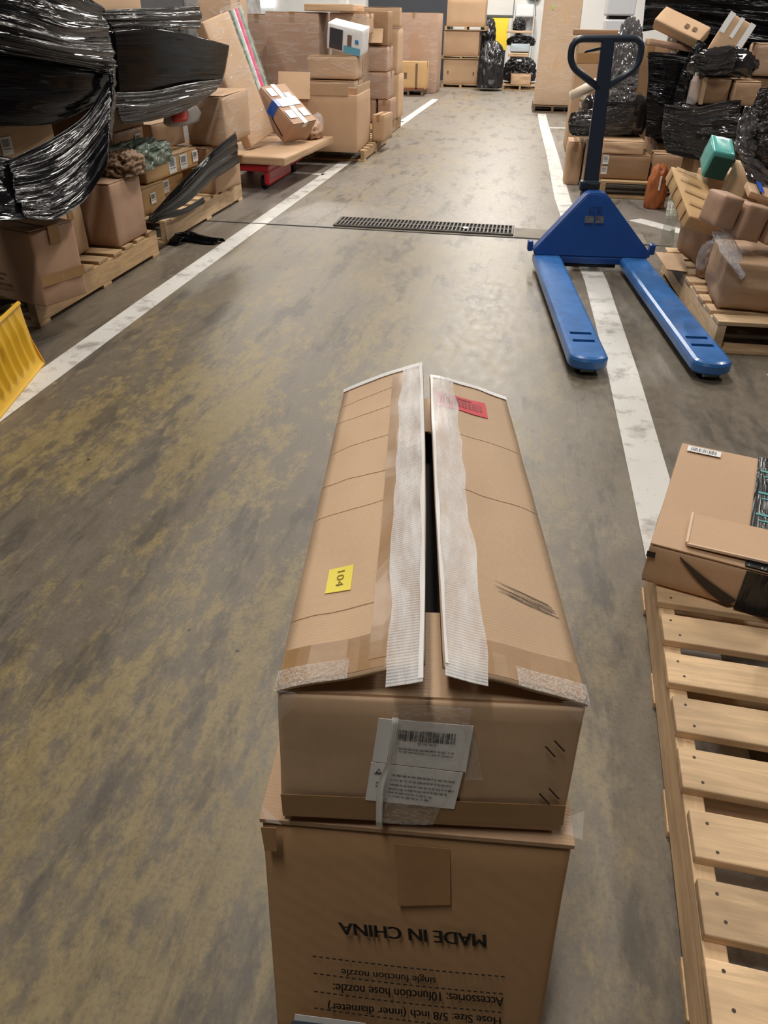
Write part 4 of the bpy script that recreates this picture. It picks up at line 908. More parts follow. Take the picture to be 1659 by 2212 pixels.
# ================================================================ FAR END
SK = 'skids under the big cartons at the far end'
t = fcarton('huge pinkish carton in clear wrap at the far left end of the aisle', (840, 27, 944, 193), 16.55, 0.8, z0=0.0, mat=PINK, tape='y', wrap=True, dent=0.01, bulge=0.01)
pallet('low dark pallet under the carton with a dark round mark, far left', (-2.56, 15.82, 0), 0.56, 0.62, 0.10, 0, 5, 0.09, DARKWOOD, rnd=6)
fcarton('tan carton with a faint round mark, on the dark pallet at far left', (862, 134, 919, 192), 15.85, 0.5, z0=0.102, mat=GOLD, tape='x', labels=[('print', 'F', 0.12, 0.4, 0.3, 0.62), ('tape', 'F', 0.62, 0.02, 0.70, 0.95, FADED), ('red_line', 'F', 0.02, 0.04, 0.98, 0.07, plain('brick_red', (0.30, 0.05, 0.03), 0.6))])
zs = 0.0
for k, (nm, x0, x1, h, ph, pw) in enumerate((('bottom', 960, 1036, 0.455, 0.072, 0.04), ('middle', 958, 1034, 0.445, 0.050, 0.03), ('top', 962, 1043, 0.470, 0.075, 0.03))):
    a, b = ony(x0, 100, 18.2).x, ony(x1, 100, 18.2).x
    pallet('small skid under the %s carton of the far stack of three' % nm, (a - 0.03, 18.16, zs), b - a + 0.06 + pw, 0.66, ph, 0, 5, 0.09, PINE2, rnd=10 + k, bt=0.012, sw=0.05)
    zs += ph + 0.001
    carton('square tan carton at the %s of the far stack of three' % nm, ((a + b) / 2, 18.5, zs + h / 2), (b - a, 0.62, h - 0.002), (0, 0, 0), TAN if k != 1 else KRAFT, tape='x', labels=[('corner_mark', 'F', 0.12, 0.4, 0.16, 0.52, FADED), ('corner_mark', 'F', 0.86, 0.36, 0.90, 0.5, FADED)] if k == 0 else [])
    zs += h + 0.003
t = thing('plastic_sheet', 'yellow plastic panel standing on edge at the far wall', 'panel', (ony(1073, 60, 19.75).x, 19.75, 0.66), (math.radians(-6), 0, 0))
obj('panel', box(NB(), (0, 0, 0.30), (0.50, 0.03, 0.62), 0.008), plain('sun_yellow', (0.80, 0.56, 0.02), 0.4), t)
obj('top_rail', box(NB(), (0.03, 0.0, 0.63), (0.62, 0.05, 0.05), 0.008), plain('rail_dark', (0.05, 0.055, 0.05), 0.5), t)
obj('foot', box(NB(), (0, 0.06, -0.33), (0.46, 0.10, 0.66), 0.01), plain('rail_dark', (0, 0, 0)), t)
BAG = plain('bin_bag', (0.014, 0.014, 0.017), 0.28, spec=0.6)
for lb, px, Y, dz, sd in (('tall slumped black bag right of the far stack of three', (1038, 42, 1066, 120), 18.98, 0.75, 1), ('heap of black bags in front of the yellow panel', (1036, 96, 1082, 192), 17.5, 0.0, 2), ('black bag on the wall pile right of the yellow panel', (1110, 38, 1134, 66), 19.55, 1.18, 3),
                          ('black bundle under the pale board in the far pile', (1100, 78, 1150, 99), 18.85, 0.93, 4), ('rounded black bag low in the far pile by the tall carton', (1094, 127, 1152, 176), 18.28, 0.28, 5)):
    x0, y0, x1, y1 = px; a, b = ony(x0, (y0 + y1) / 2, Y), ony(x1, (y0 + y1) / 2, Y); z1 = ony((x0 + x1) / 2, y0, Y).z; zb = max(0.0, ony((x0 + x1) / 2, y1, Y).z)
    t = thing('rubbish_bag', lb, 'bag', ((a.x + b.x) / 2, Y + 0.3, zb), group='black bags in the far pile')
    blob('bag', BAG, t, (0, 0, 0), (b.x - a.x, 0.55, (z1 - zb) * 0.92), 0.22, 3.1, sd, 5, sharp=True, sq=0.75)
    if zb > 0.5: obj('bag_below', box(NB(), (0, 0.05, -zb / 2 + 0.02), ((b.x - a.x) * 0.8, 0.45, zb - 0.02), 0.08), BAG, t)
pallet('small pallet under the far pile of black bags', (-0.60, 17.9, 0), 0.72, 0.95, 0.10, 0, 5, 0.09, PINE2, rnd=20)
fcarton('grey-blue box lying in the far pile of black bags', (1103, 95, 1144, 112), 17.95, 0.3, mat=plain('grey_blue_box', (0.42, 0.50, 0.58), 0.5), tape='x')
fcarton('crumpled tan carton at the foot of the far pile', (1103, 160, 1146, 184), 17.9, 0.3, z0=0.102, mat=TAN, dent=0.02, tape='x')
fcarton('pale tan carton edge bowed over the rounded black bag', (1098, 114, 1142, 123), 17.9, 0.35, mat=PALE, dent=0.015, tape=None)
fcarton('long pale board across the far pile', (1094, 66, 1150, 72), 18.8, 0.2, mat=PALE, tape=None)
t = thing('wire_cart', 'white wire cart with a rounded rail at the far wall', 'cart', (-0.33, 20.38, 0))
WHT = plain('white_enamel', (0.75, 0.76, 0.78), 0.35)
for x in (-0.22, 0.22):
    for y in (-0.15, 0.15): obj('leg', tube(NB(), [(x, y, 0), (x, y, 1.55)], 0.012, 8), WHT, t)
obj('basket', box(NB(), (0, 0, 1.40), (0.40, 0.30, 0.24), 0.03), WHT, t)
obj('rail', tube(NB(), fillet([(-0.25, -0.17, 1.3), (-0.25, -0.17, 1.66), (0.2, -0.17, 1.66), (0.25, -0.17, 1.3)], 0.08), 0.012, 8), plain('lamp_grey', (0.2, 0.21, 0.22), 0.4), t)
t = thing('tarpaulin', 'grey-green cloth hanging at the far wall above the wire cart', 'cloth', (-0.16, 20.52, 1.75))
blob('cloth', plain('sage_cloth', (0.16, 0.20, 0.16), 0.8), t, (0, 0, 0.14), (0.40, 0.1, 0.5), 0.15, 2, 5, 3, flat=False)
t = thing('wall_sign', 'white dock sign, its brightness added as glow, with a grey figure at the far wall', 'sign', (ony(540, 6, 20.5).x, 20.52, 1.80))
obj('panel', box(NB(), (0, 0, 0), (1.15, 0.06, 0.8), 0.01), plain('glow_white', (1.0, 1.0, 1.0), 0.5, emit=1.6), t)  # emission added to give the white panel its overexposed look
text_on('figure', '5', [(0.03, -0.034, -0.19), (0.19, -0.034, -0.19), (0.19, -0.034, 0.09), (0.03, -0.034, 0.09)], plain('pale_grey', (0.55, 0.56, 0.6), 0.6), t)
t = thing('drum', 'grey plastic drum standing far back behind the left stacks', 'drum', (ony(492, 10, 17.5).x, 17.5, 0))
obj('shell', cyl(NB(), (0, 0, 0.72), 0.24, 1.44, 'Z', 28), plain('drum_grey', (0.28, 0.30, 0.33), 0.5), t)
for z in (0.5, 1.0, 1.38): obj('hoop', cyl(NB(), (0, 0, z), 0.25, 0.04, 'Z', 28), plain('drum_grey', (0, 0, 0)), t)
# tall carton on the right of the aisle
pallet('dark pallet under the tall pale carton right of the aisle', (0.05, 13.52, 0), 0.62, 0.9, 0.098, 0.02, 5, 0.09, DARKWOOD, rnd=7)
t = carton('very tall pale carton in clear wrap right of the aisle', (0.345, 13.98, 0.957), (0.56, 0.86, 1.71), (0, 0, -2), PALE, tape='y', wrap=True, dent=0.008, bulge=0.008, tape_lap=.05)
decal('green_sticker', (0.56, 0.86, 1.71), 'F', 0.24, 0.735, 0.28, 0.765, plain('lime', (0.35, 0.72, 0.08), 0.5), t, 0.02)
carton('small tan carton at the foot of the very tall pale carton', (0.72, 13.2, 0.11), (0.22, 0.3, 0.22), (0, 0, 5), GOLD, tape='y')
fcarton('big tan carton in hazy wrap behind the leaning tan carton', (428, -12, 500, 70), 8.7, 0.5, z0=0.0, mat=KRAFT, tape='x', wrap=True)
fcarton('pinkish carton standing behind the pack of paper rolls', (536, 30, 578, 120), 10.3, 0.5, z0=0.0, mat=PINK, tape='y', wrap=True)
t = wrapped('pale hazy stretch-wrapped load far behind the left stacks', (ony(462, 10, 13.6).x, 14.0, 0.78), (1.0, 1.0, 1.56), plain('hazy_wrap', (0.34, 0.33, 0.33), 0.25, var=0.35, vs=5), 31, 0.02)
# ================================================================ RIGHT ROW
fcarton('big open brown carton behind the pallet truck handle', (1243, 78, 1345, 228), 9.3, 0.6, z0=0.0, mat=KRAFT, tape='y', labels=[('tape', 'F', 0.0, 0.78, 1.0, 0.86, TAPE)])
carton('wide brown carton lid lying on the big carton behind the handle', (0.66, 9.55, 1.115), (0.56, 0.60, 0.055), (0, 0, -4), BROWN, tape=None)
t = thing('machine', 'pale grey machine cabinet standing behind the right row', 'machine', (ony(1342, 25, 12.0).x, 12.3, 0))
obj('cabinet', box(NB(), (0, 0, 0.62), (0.34, 0.5, 1.24), 0.02), plain('machine_grey', (0.50, 0.52, 0.56), 0.4), t)
obj('hood', box(NB(), (0, 0, 1.46), (0.36, 0.52, 0.36), 0.02), plain('machine_grey', (0, 0, 0)), t)
obj('gap', box(NB(), (0, 0.02, 1.26), (0.28, 0.4, 0.06), 0.004), INK, t)
# far right pallet, its load
pallet('pallet with a worn front under the low cartons right of the truck handle', (0.64, 6.72, 0), 1.45, 1.45, 0.13, 0.0, 8, 0.10, PINE2, rnd=8)
fcarton('tall slim carton standing on the floor left of the handle shaft', (1224, 311, 1257, 376), 7.25, 0.30, z0=0.0, z1=0.345, mat=KRAFT, tape='y', dent=0.01)
fcarton('slim carton with a white label right behind the handle shaft', (1262, 308, 1289, 380), 7.22, 0.36, z0=0.0, z1=0.345, mat=TAN, tape='y', labels=[('bar', 'F', 0.3, 0.5, 0.9, 0.9)])
fcarton('wide brown carton low on the pallet right of the handle shaft', (1296, 338, 1402, 402), 6.80, 0.44, z0=0.133, z1=0.312, mat=BROWN, tape='x', labels=[('bar', 'F', 0.02, 0.62, 0.14, 0.98), ('bar', 'F', 0.02, 0.2, 0.14, 0.52)])
fcarton('flat tan carton with an open edge under the smoky film bundle', (1302, 303, 1392, 335), 6.82, 0.46, z0=0.314, z1=0.412, mat=TAN, tape='x', dent=0.012)
fcarton('small carton with a pale open end, right of the wide brown carton', (1412, 318, 1476, 366), 6.82, 0.24, z0=0.132, z1=0.33, mat=KRAFT, tape='x')
t = wrapped('smoky grey stretch-wrapped bundle behind the handle shaft', (0.70, 7.36, 0.567), (0.52, 0.58, 0.298), GREYF, 8, 0.012)
hang(sheet('creased_film', YS([[(1234, 243), (1300, 232), (1372, 222)], [(1228, 262), (1300, 258), (1368, 250)], [(1230, 285), (1300, 284), (1366, 278)], [(1238, 293), (1300, 294), (1362, 290)]], 7.0, 0.05), GREYF, None, 50, 40, 0.02, 2.4, 12, 51), t)
t = thing('stretch_wrap', 'glittering crumpled tower of film right of the truck handle', 'stretch wrap', (0.76, 7.24, 0.725))
blob('crumpled_film', SILVER, t, (-0.02, 0.13, 0), (0.19, 0.22, 0.44), 0.22, 4.0, 5, 5, sharp=True, sq=0.75, facet=True)
hang(sheet('silver_film', YS([[(1336, 98), (1360, 92), (1382, 100)], [(1328, 150), (1356, 148), (1380, 150)], [(1320, 190), (1350, 190), (1376, 188)], [(1316, 220), (1345, 220), (1372, 218)]], 6.99, 0.04), SILVER, None, 44, 66, 0.026, 2.6, 5, 53, facet=True), t)
t = wrapped('big black stretch-wrapped load right of the glittering film', (1.56, 7.62, 0.685), (1.02, 1.10, 0.60), BLACKB, 12, 0.014)
hang(sheet('black_film', YS([[(1400, 112), (1450, 116), (1520, 130), (1590, 150)], [(1400, 170), (1445, 175), (1515, 190), (1580, 205)], [(1396, 240), (1435, 250), (1500, 262), (1570, 280)], [(1394, 294), (1420, 298), (1480, 302), (1550, 310)]], 7.0, 0.04), BLACK, None, 44, 40, 0.018, 1.5, 6, 55), t)
hang(sheet('twisted_film', YS([[(1508, 85), (1520, 92), (1530, 98)], [(1480, 135), (1495, 142), (1508, 148)], [(1462, 190), (1482, 195), (1498, 205)], [(1448, 245), (1470, 250), (1490, 255)]], 6.85, 0.04), BLACK, None, 20, 50, 0.02, 2, 8, 57), t)
carton('brown carton hidden low behind the black load on the right', (1.56, 7.55, 0.253), (0.95, 0.84, 0.235), (0, 0, 0), BROWN, tape='x')
t = wrapped('upper black stretch-wrapped load at the top right corner', (1.90, 7.86, 1.14), (1.50, 0.70, 0.29), BLACKB, 15, 0.014)
hang(sheet('black_film', YS([[(1398, -30), (1480, -30), (1580, -20), (1680, -10)], [(1392, 20), (1480, 20), (1580, 30), (1680, 40)], [(1388, 68), (1470, 60), (1570, 85), (1680, 105)]], 7.46, 0.03), BLACK, None, 44, 30, 0.02, 1.6, 9, 59), t)
carton('tan carton with two dark round prints tipped on the right pile', (1.105, 7.215, 1.175), (0.405, 0.16, 0.093), (34, 19.6, -26.9), TAN, tape=None, dent=0.003, labels=[('print', 'T', 0.58, 0.25, 0.66, 0.5), ('print', 'T', 0.74, 0.28, 0.82, 0.52)])
carton('flat pinkish carton wedged under the tipped carton on the right pile', (1.075, 7.32, 1.055), (0.40, 0.28, 0.05), (0, 8, 0), PINK, tape=None)
t = carton('tan carton with white tape strips tipped on end, top right', (1.285, 6.24, 1.112), (0.19, 0.16, 0.245), (-12, 24, -14), TAN, tape=None, labels=[('white_tape', 'F', 0.0, 0.5, 0.2, 1.0, PAPER), ('white_tape', 'F', 0.42, 0.5, 0.56, 1.0, PAPER), ('white_tape', 'F', 0.8, 0.2, 1.0, 1.0, PAPER)])
carton('brown carton wrapped in smoky film behind the tipped tan carton', (1.66, 6.28, 1.005), (0.40, 0.26, 0.19), (0, 0, -3), KRAFT, tape='x', wrap=True)
carton('brown carton poking in at the top edge above the right pile', (1.70, 7.78, 1.40), (0.36, 0.4, 0.22), (0, 0, 10), KRAFT, tape='y')
carton('brown filler carton under the white-taped carton', (1.26, 6.32, 0.83), (0.26, 0.24, 0.15), (0, 0, 0), BROWN, tape='x')
carton('brown filler carton under the film-wrapped carton at the right', (1.64, 6.32, 0.83), (0.36, 0.30, 0.15), (0, 0, 0), BROWN, tape='x')
t = wrapped('tall black stretch-wrapped load at the back of the right row', (2.18, 9.0, 0.84), (1.7, 0.9, 1.68), BLACKB, 33, 0.014)
t = thing('bubble_sheet', 'pale blue-white bubble sheet in the top right corner', 'packing', (2.28, 7.8, 1.288))
blob('sheet', film('frosted_bubble', (0.62, 0.70, 0.76), 0.9, 0.18, 12, 16, 0.9, 'Object'), t, (0, 0, 0), (0.44, 0.36, 0.40), 0.2, 2.6, 3, 4, sharp=True)
# middle right pallet
pallet('pallet mostly hidden under the middle right pile', (1.22, 5.62, 0), 0.9, 0.9, 0.13, 0.0, 7, 0.10, PINE2, rnd=9)
carton('dark brown carton low in the middle right pile', (1.60, 6.10, 0.303), (0.70, 0.50, 0.34), (0, 0, 0), BROWN, tape='x')
t = wrapped('black stretch-wrapped bundle above the teal box', (1.42, 6.10, 0.614), (0.82, 0.55, 0.275), BLACKB, 18, 0.014)
hang(sheet('creased_film', YS([[(1436, 226), (1500, 232), (1570, 218), (1600, 216)], [(1432, 258), (1500, 264), (1560, 262), (1600, 262)], [(1430, 292), (1495, 300), (1550, 306), (1600, 306)], [(1440, 330), (1490, 342), (1540, 352), (1590, 352)]], 5.74, 0.04), GREYF, None, 50, 44, 0.022, 2.0, 11, 61), t)
fcarton('brown carton with a pale corner edge above the black bundle', (1515, 168, 1576, 222), 5.85, 0.30, z0=0.759, mat=BROWN, tape='x', labels=[('edge_tape', 'F', 0.0, 0.0, 0.14, 1.0, PALE)])
fcarton('tan carton at the right above the black bundle', (1587, 176, 1642, 216), 5.80, 0.30, z0=0.759, mat=KRAFT, tape='x')
t = thing('plastic_bottle', 'clear plastic bottle lying between the film and the brown carton', 'bottle', (1.06, 5.90, 0.76))
obj('body', cyl(NB(), (0, 0, 0.065), 0.032, 0.13, 'Z', 18), CRYS, t); obj('neck', cyl(NB(), (0, 0, 0.145), 0.03, 0.03, 'Z', 18, 0.012), CRYS, t); obj('cap', cyl(NB(), (0, 0, 0.168), 0.013, 0.018, 'Z', 14), PAPER, t)
t = thing('stretch_wrap', 'smoky film clump with silver creases under the white-taped carton', 'stretch wrap', (1.22, 5.97, 0.915))
blob('crumpled_film', GREYF, t, (0, 0, 0), (0.36, 0.20, 0.15), 0.22, 2.6, 8, 4, sharp=True)
hang(sheet('silver_creases', YS([[(1500, 112), (1545, 118), (1595, 100)], [(1500, 138), (1540, 142), (1590, 128)], [(1515, 158), (1545, 162), (1580, 156)]], 5.82, 0.02), GREYF, None, 36, 30, 0.02, 2.2, 8, 63), t)
# near right pallet
pallet('pallet at the right edge under the crushed brown carton', (0.896, 3.30, 0), 1.05, 1.25, 0.142, 0.04, 9, 0.10, PINE, rnd=11)
t = carton('large crushed brown carton at the front of the right pallet', (1.245, 3.65, 0.250), (0.64, 0.44, 0.210), (0, 0, -3), KRAFT, tape=None, dent=0.022, bulge=0.02, n=9)
hang(sheet('clear_film', [[ony(x, y, 3.60 - 0.1 * j) for x, y in r] for j, r in enumerate([[(1538, 498), (1570, 505), (1600, 545)], [(1548, 525), (1580, 540), (1612, 575)], [(1560, 548), (1588, 580), (1605, 602)]])], CRYS, None, 30, 24, 0.014, 2, 5, 65), t)
carton('brown carton under the striped carton on the right pallet', (1.10, 4.32, 0.245), (0.34, 0.48, 0.200), (0, 0, 8), BROWN, tape='y', dent=0.01)
carton('brown carton at the back of the right pallet under the film', (1.56, 4.28, 0.288), (0.50, 0.40, 0.285), (0, 0, 0), KRAFT, tape='y')
t = carton('long tan carton with dark diagonal stripes leaning over the right pallet', (0.868, 4.205, 0.457), (0.185, 0.50, 0.075), (17.6, 12.4, 10), GOLD, tape=None, dent=0.003,
           labels=[('stripe', 'T', 0.1, v, 0.7, v + 0.035, plain('stripe_brown', (0.40, 0.25, 0.115), 0.7), None, -0.35) for v in (0.2, 0.45, 0.68, 0.9)] + [('stripe', 'L', v, 0.05, v + 0.06, 0.95, plain('stripe_brown', (0,) * 3), None, 0.0) for v in (0.12, 0.36, 0.6, 0.82)])
a = ony(1568, 470, 3.62)
for k, (x0, y0, x1, y1, lb) in enumerate(((1543, 432, 1592, 505, 'first pinkish block carton from the left, on the crushed carton'), (1594, 452, 1650, 532, 'second pinkish block carton from the left, on the crushed carton'), (1654, 474, 1715, 545, 'third pinkish block carton, cut off by the right edge'))):
    a, b = ony(x0, (y0 + y1) / 2, 3.55), ony(x1, (y0 + y1) / 2, 3.55)
    h = ony((x0 + x1) / 2, y0, 3.55).z - ony((x0 + x1) / 2, y1, 3.55).z
    carton(lb, ((a.x + b.x) / 2, 3.66, (ony((x0 + x1) / 2, y0, 3.55).z + ony((x0 + x1) / 2, y1, 3.55).z) / 2 + 0.012), (b.x - a.x, 0.17, h), (0, 10, 13), PINK, tape=None, dent=0.003, group='pinkish block cartons on the crushed carton')
carton('flat kraft packet with a blue band across the block cartons', (1.165, 3.745, 0.552), (0.36, 0.16, 0.032), (6, 14, -4), TAN, tape=None, labels=[('blue_band', 'T', 0.10, 0, 0.16, 1, BLUET), ('clear_band', 'T', 0.2, 0.1, 0.95, 0.9, CLEAR)])
t = carton('teal blue-green box tipped on the right pile', (0.975, 4.395, 0.636), (0.112, 0.165, 0.142), (21, 9, 4), plain('teal_film', (0.10, 0.42, 0.40), 0.22, var=0.1), tape=None, dent=0.004, labels=[('dark_panel', 'F', 0.08, 0.02, 0.98, 0.80, plain('deep_teal', (0.006, 0.085, 0.085), 0.3), 'darker teal front panel')])  # most of the front face is covered by a darker teal panel
carton('tan carton with a white oval print beside the teal box', (1.12, 4.34, 0.50), (0.10, 0.2, 0.22), (8, 12, 20), TAN, tape=None, labels=[('oval_print', 'F', 0.35, 0.55, 0.7, 0.8, PAPER)])
carton('crumpled kraft carton between the striped carton and the teal box', (1.07, 4.60, 0.452), (0.22, 0.18, 0.2), (0, 0, 10), KRAFT, tape=None, dent=0.02)
t = thing('stretch_wrap', 'smoky film curtain with a silver edge at the right edge', 'stretch wrap', (1.40, 4.05, 0.48))
obj('wrapped_goods', hexbox(NB(), {k: v + Vector((0.14, 0.2, 0)) for k, v in corners((0.50, 0.34, 0.52)).items()}, 12, 0.1, 0.02, 0.014, 22), BLACKB, t, True)
hang(sheet('film_curtain', YS([[(1640, 190), (1680, 188), (1730, 190)], [(1612, 270), (1660, 265), (1730, 270)], [(1596, 330), (1650, 345), (1730, 350)], [(1625, 395), (1665, 420), (1730, 430)]], 3.92, 0.05), GREYF, None, 50, 50, 0.014, 2, 6, 67), t)
hang(sheet('silver_edge', YS([[(1610, 228), (1625, 232), (1640, 240)], [(1588, 296), (1612, 300), (1636, 304)], [(1598, 345), (1626, 350), (1654, 356)], [(1626, 398), (1654, 408), (1690, 424)]], 3.88, 0.03), SILVER, None, 26, 60, 0.024, 1.6, 5, 69, facet=True), t)
t = thing('crumpled_film', 'crumpled clear film hanging below the striped carton', 'stretch wrap', (0.968, 3.975, 0.147))
blob('film', CRYS, t, (-0.02, -0.01, 0.04), (0.08, 0.08, 0.12), 0.3, 3.0, 4, 4, sharp=True); blob('brown_paper', BROWN, t, (0.01, 0.0, 0), (0.11, 0.10, 0.12), 0.25, 2.4, 5, 4, sharp=True)
t = thing('clear_tube', 'dusty clear plastic tube standing left of the striped carton', 'tube', onz(1437, 548, 0.0), (math.radians(-4), math.radians(-3), 0))
obj('tube_wall', cyl(NB(), (0, 0, 0.16), 0.042, 0.32, 'Z', 24, 0.030), film('dusty_clear', (0.42, 0.43, 0.36), 0.45, 0.2, 2, 8, 0.4, 'Object'), t, True); obj('end_cap', cyl(NB(), (0, 0, 0.325), 0.031, 0.012, 'Z', 24), plain('cap_grey', (0.35, 0.36, 0.33), 0.5), t)
t = thing('orange_bag', 'crumpled orange bag with a white strip standing on the floor', 'bag', onz(1412, 452, 0.0))
blob('bag', plain('orange_plastic', (0.40, 0.12, 0.035), 0.45, var=0.2), t, (0, 0.05, 0), (0.13, 0.11, 0.28), 0.2, 2.2, 4, 4, sharp=True, sq=0.8)
obj('white_strip', box(NB(), (0.005, -0.026, 0.19), (0.012, 0.012, 0.10), 0.003), PAPER, t)
t = thing('cardboard_piece', 'torn piece of kraft cardboard lying between the truck and the right pallet', 'cardboard', onz(1448, 580, 0.147))
q = [onz(1415, 546, 0.1475), onz(1474, 550, 0.1475), onz(1484, 590, 0.1475), onz(1440, 584, 0.1475)]
hang(obj('sheet', prism(NB(), q, (0, 0, 0.005)), TAN), t)
obj('fold', prism(NB(), [q[3] - t.location, q[2] - t.location, q[2] - t.location + Vector((0.0, -0.02, 0.012)), q[3] - t.location + Vector((0.0, -0.02, 0.010))], (0, 0.004, 0)), BROWN, t)
t = thing('poster_tube', 'cream cardboard tube lying on the smoky bundle behind the handle', 'tube', ony(1235, 207, 7.30), (0, math.radians(62), math.radians(-12)))
obj('tube_wall', cyl(NB(), (0, 0, 0.12), 0.038, 0.24, 'Z', 20), plain('cream_board', (0.72, 0.62, 0.50), 0.5), t, True); obj('end_cap', cyl(NB(), (0, 0, -0.002), 0.034, 0.008, 'Z', 20), PAPER, t)
# ================================================================ blue pallet truck
BLUE = plain('truck_blue', (0.036, 0.155, 0.44), 0.30, var=0.22, vs=11, coat=0.25)
BLUED = plain('truck_blue_plate', (0.008, 0.060, 0.26), 0.38, var=0.08, vs=9)
t = thing('pallet_truck', 'blue hand pallet truck with a black loop handle standing over the right line', 'pallet truck', (0.437, 4.48, 0), (0, 0, 0.1))
def fork(side):
    x0 = -0.324 if side < 0 else 0.166; x1 = x0 + 0.158; xc = (x0 + x1) / 2; r = (x1 - x0) / 2; y0, y1 = 0.06, -1.565
    def outline(ins, z):
        pts = [Vector((x0 + ins, y0, z))]
        for k in range(25):
            a = math.pi + math.pi * k / 24; pts.append(Vector((xc + (r - ins) * math.cos(a), y1 + r * 0.78 + (r * 0.78 - ins) * math.sin(a), z)))
        pts.append(Vector((x1 - ins, y0, z))); return pts
    bm = NB(); rings = [[bm.verts.new(p) for p in outline(i, z)] for i, z in ((0.010, 0.030), (0.0, 0.040), (0.0, 0.068), (0.006, 0.079), (0.018, 0.085))]
    for A, B in zip(rings, rings[1:]):
        for k in range(len(A)): bm.faces.new((A[k], A[(k + 1) % len(A)], B[(k + 1) % len(A)], B[k]))
    bm.faces.new(rings[-1]); bm.faces.new(rings[0][::-1]); bmesh.ops.recalc_face_normals(bm, faces=bm.faces)
    tmp = obj('fork_blank', bm, BLUE); cut = NB()
    for y in (-1.275, -1.365): box(cut, (xc, y, 0.08), (0.092, 0.030, 0.06))
    ct = obj('fork_cut', cut, None); md = tmp.modifiers.new('slots', 'BOOLEAN'); md.object = ct; md.operation = 'DIFFERENCE'; md.solver = 'EXACT'
    dg = bpy.context.evaluated_depsgraph_get(); me = bpy.data.meshes.new_from_object(tmp.evaluated_get(dg))
    for q in (tmp, ct): bpy.data.objects.remove(q)
    me.materials.clear(); me.materials.append(BLUE)
    f = link('fork', me, t)
    for y in (-1.275, -1.365): obj('slot_floor', box(NB(), (xc, y, 0.052), (0.092, 0.030, 0.002)), RUBBER, f)
    obj('load_roller', cyl(NB(), (xc, y1 + 0.13, 0.036), 0.036, 0.075, 'X', 20), RUBBER, f)
    obj('entry_roller', cyl(NB(), (xc, y1 + 0.045, 0.026), 0.018, 0.05, 'X', 14), STEEL, f)
    obj('roller_bracket', box(NB(), (xc, y1 + 0.17, 0.028), (0.105, 0.20, 0.02), 0.004), RUBBER, f)
fork(-1); fork(1)
bm = NB(); prism(bm, [Vector(p) for p in ((-0.318, -0.005, 0.083), (0.322, -0.005, 0.083), (0.335, 0.0, 0.105), (0.058, 0.055, 0.395), (0.038, 0.062, 0.412), (-0.052, 0.062, 0.412), (-0.072, 0.055, 0.395), (-0.33, 0.0, 0.105))], (0, 0.10, 0.0))
bmesh.ops.bevel(bm, geom=list(bm.edges), offset=0.006, segments=2, affect='EDGES')
body = obj('body_plate', bm, BLUED, t, label='triangular blue body plate')
cf = Vector((0, -0.002, 0)); sl = (0.055 - 0.0) / (0.395 - 0.105)
def bp(x, z): return (x, -0.0015 + (z - 0.105) * sl - 0.004, z)
text_on('lettering', 'CE', [bp(-0.045, 0.315), bp(0.028, 0.315), bp(0.028, 0.345), bp(-0.045, 0.345)], plain('faint_blue_ink', (0.006, 0.022, 0.085), 0.5), body)
for a_, b_ in ((-0.062, -0.012), (-0.003, 0.042)):
    obj('sticker', prism(NB(), [bp(a_, 0.262), bp(b_, 0.262), bp(b_, 0.298), bp(a_, 0.298)], (0, -0.001, 0)), plain('worn_sticker', (0.10, 0.105, 0.12), 0.5, var=0.5, vs=60), body, label='worn grey sticker')
for s in (-1, 1): obj('lug', box(NB(), (0.345 * s, 0.05, 0.125), (0.03, 0.05, 0.055), 0.006), BLUED, t)
obj('cross_bar', box(NB(), (0, 0.03, 0.063), (0.34, 0.075, 0.038), 0.006), BLUED, t)
obj('lower_link', box(NB(), (0, 0.03, 0.030), (0.30, 0.03, 0.018), 0.004), RUBBER, t)
bm = NB(); box(bm, (-0.01, 0.215, 0.25), (0.12, 0.10, 0.30), 0.015); cyl(bm, (-0.01, 0.20, 0.41), 0.035, 0.06, 'Z', 20)
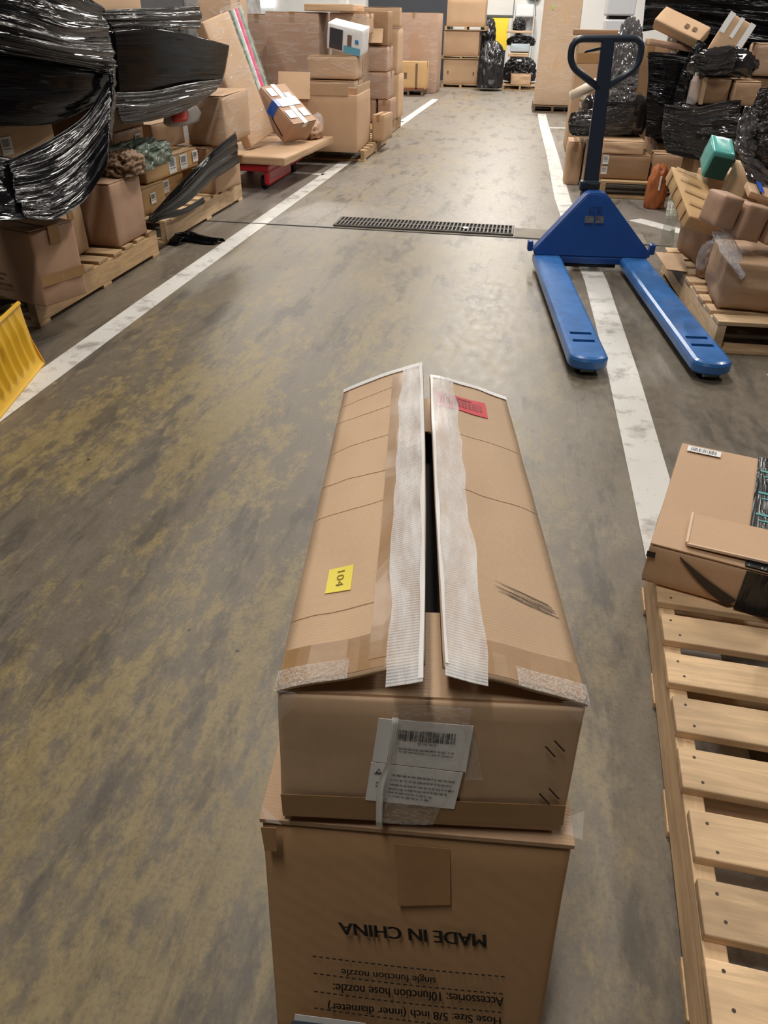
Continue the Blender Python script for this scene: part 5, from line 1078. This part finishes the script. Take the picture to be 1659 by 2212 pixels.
obj('pump', bm, RUBBER, t)
for x in (-0.06, 0.04): obj('steer_wheel', cyl(NB(), (x, 0.22, 0.085), 0.085, 0.045, 'X', 28), RUBBER, t)
obj('axle', cyl(NB(), (-0.01, 0.22, 0.085), 0.014, 0.17, 'X', 12), STEEL, t)
obj('yoke', box(NB(), (-0.03, 0.215, 0.425), (0.115, 0.055, 0.055), 0.012), DKMETAL, t)
bm = NB(); pa, pb = Vector((-0.024, 0.222, 0.40)), Vector((-0.040, 0.275, 1.135)); w1_, w2_ = 0.043, 0.033
ringA = [pa + Vector((sx * w1_, sy * 0.016, 0)) for sx, sy in ((-1, -1), (1, -1), (1, 1), (-1, 1))]; ringB = [pb + Vector((sx * w2_, sy * 0.016, 0)) for sx, sy in ((-1, -1), (1, -1), (1, 1), (-1, 1))]
A = [bm.verts.new(p) for p in ringA]; B = [bm.verts.new(p) for p in ringB]; bm.faces.new(A[::-1]); bm.faces.new(B)
for k in range(4): bm.faces.new((A[k], A[(k + 1) % 4], B[(k + 1) % 4], B[k]))
bmesh.ops.recalc_face_normals(bm, faces=bm.faces); bmesh.ops.bevel(bm, geom=list(bm.edges), offset=0.005, segments=2, affect='EDGES')
obj('handle_shaft', bm, DKMETAL, t)
hx = -0.042; path = fillet([(hx - 0.01, 0.258, 0.905), (hx - 0.182, 0.27, 1.01), (hx - 0.182, 0.275, 1.128), (hx + 0.182, 0.275, 1.133), (hx + 0.182, 0.27, 1.005), (hx + 0.005, 0.258, 0.895)], 0.06, 6)
obj('loop_grip', tube(NB(), path, 0.0175, 12), DKMETAL, t, True)
obj('lever', prism(NB(), [(hx - 0.03, 0.255, 1.080), (hx - 0.105, 0.255, 1.066), (hx - 0.12, 0.255, 1.066), (hx - 0.105, 0.255, 1.078), (hx - 0.03, 0.255, 1.095)], (0, 0.01, 0)), DKMETAL, t)

fcarton('tall dark brown carton behind the glittering film tower', (1345, 96, 1428, 330), 8.45, 0.40, z0=0.0, mat=BROWN, tape='y')
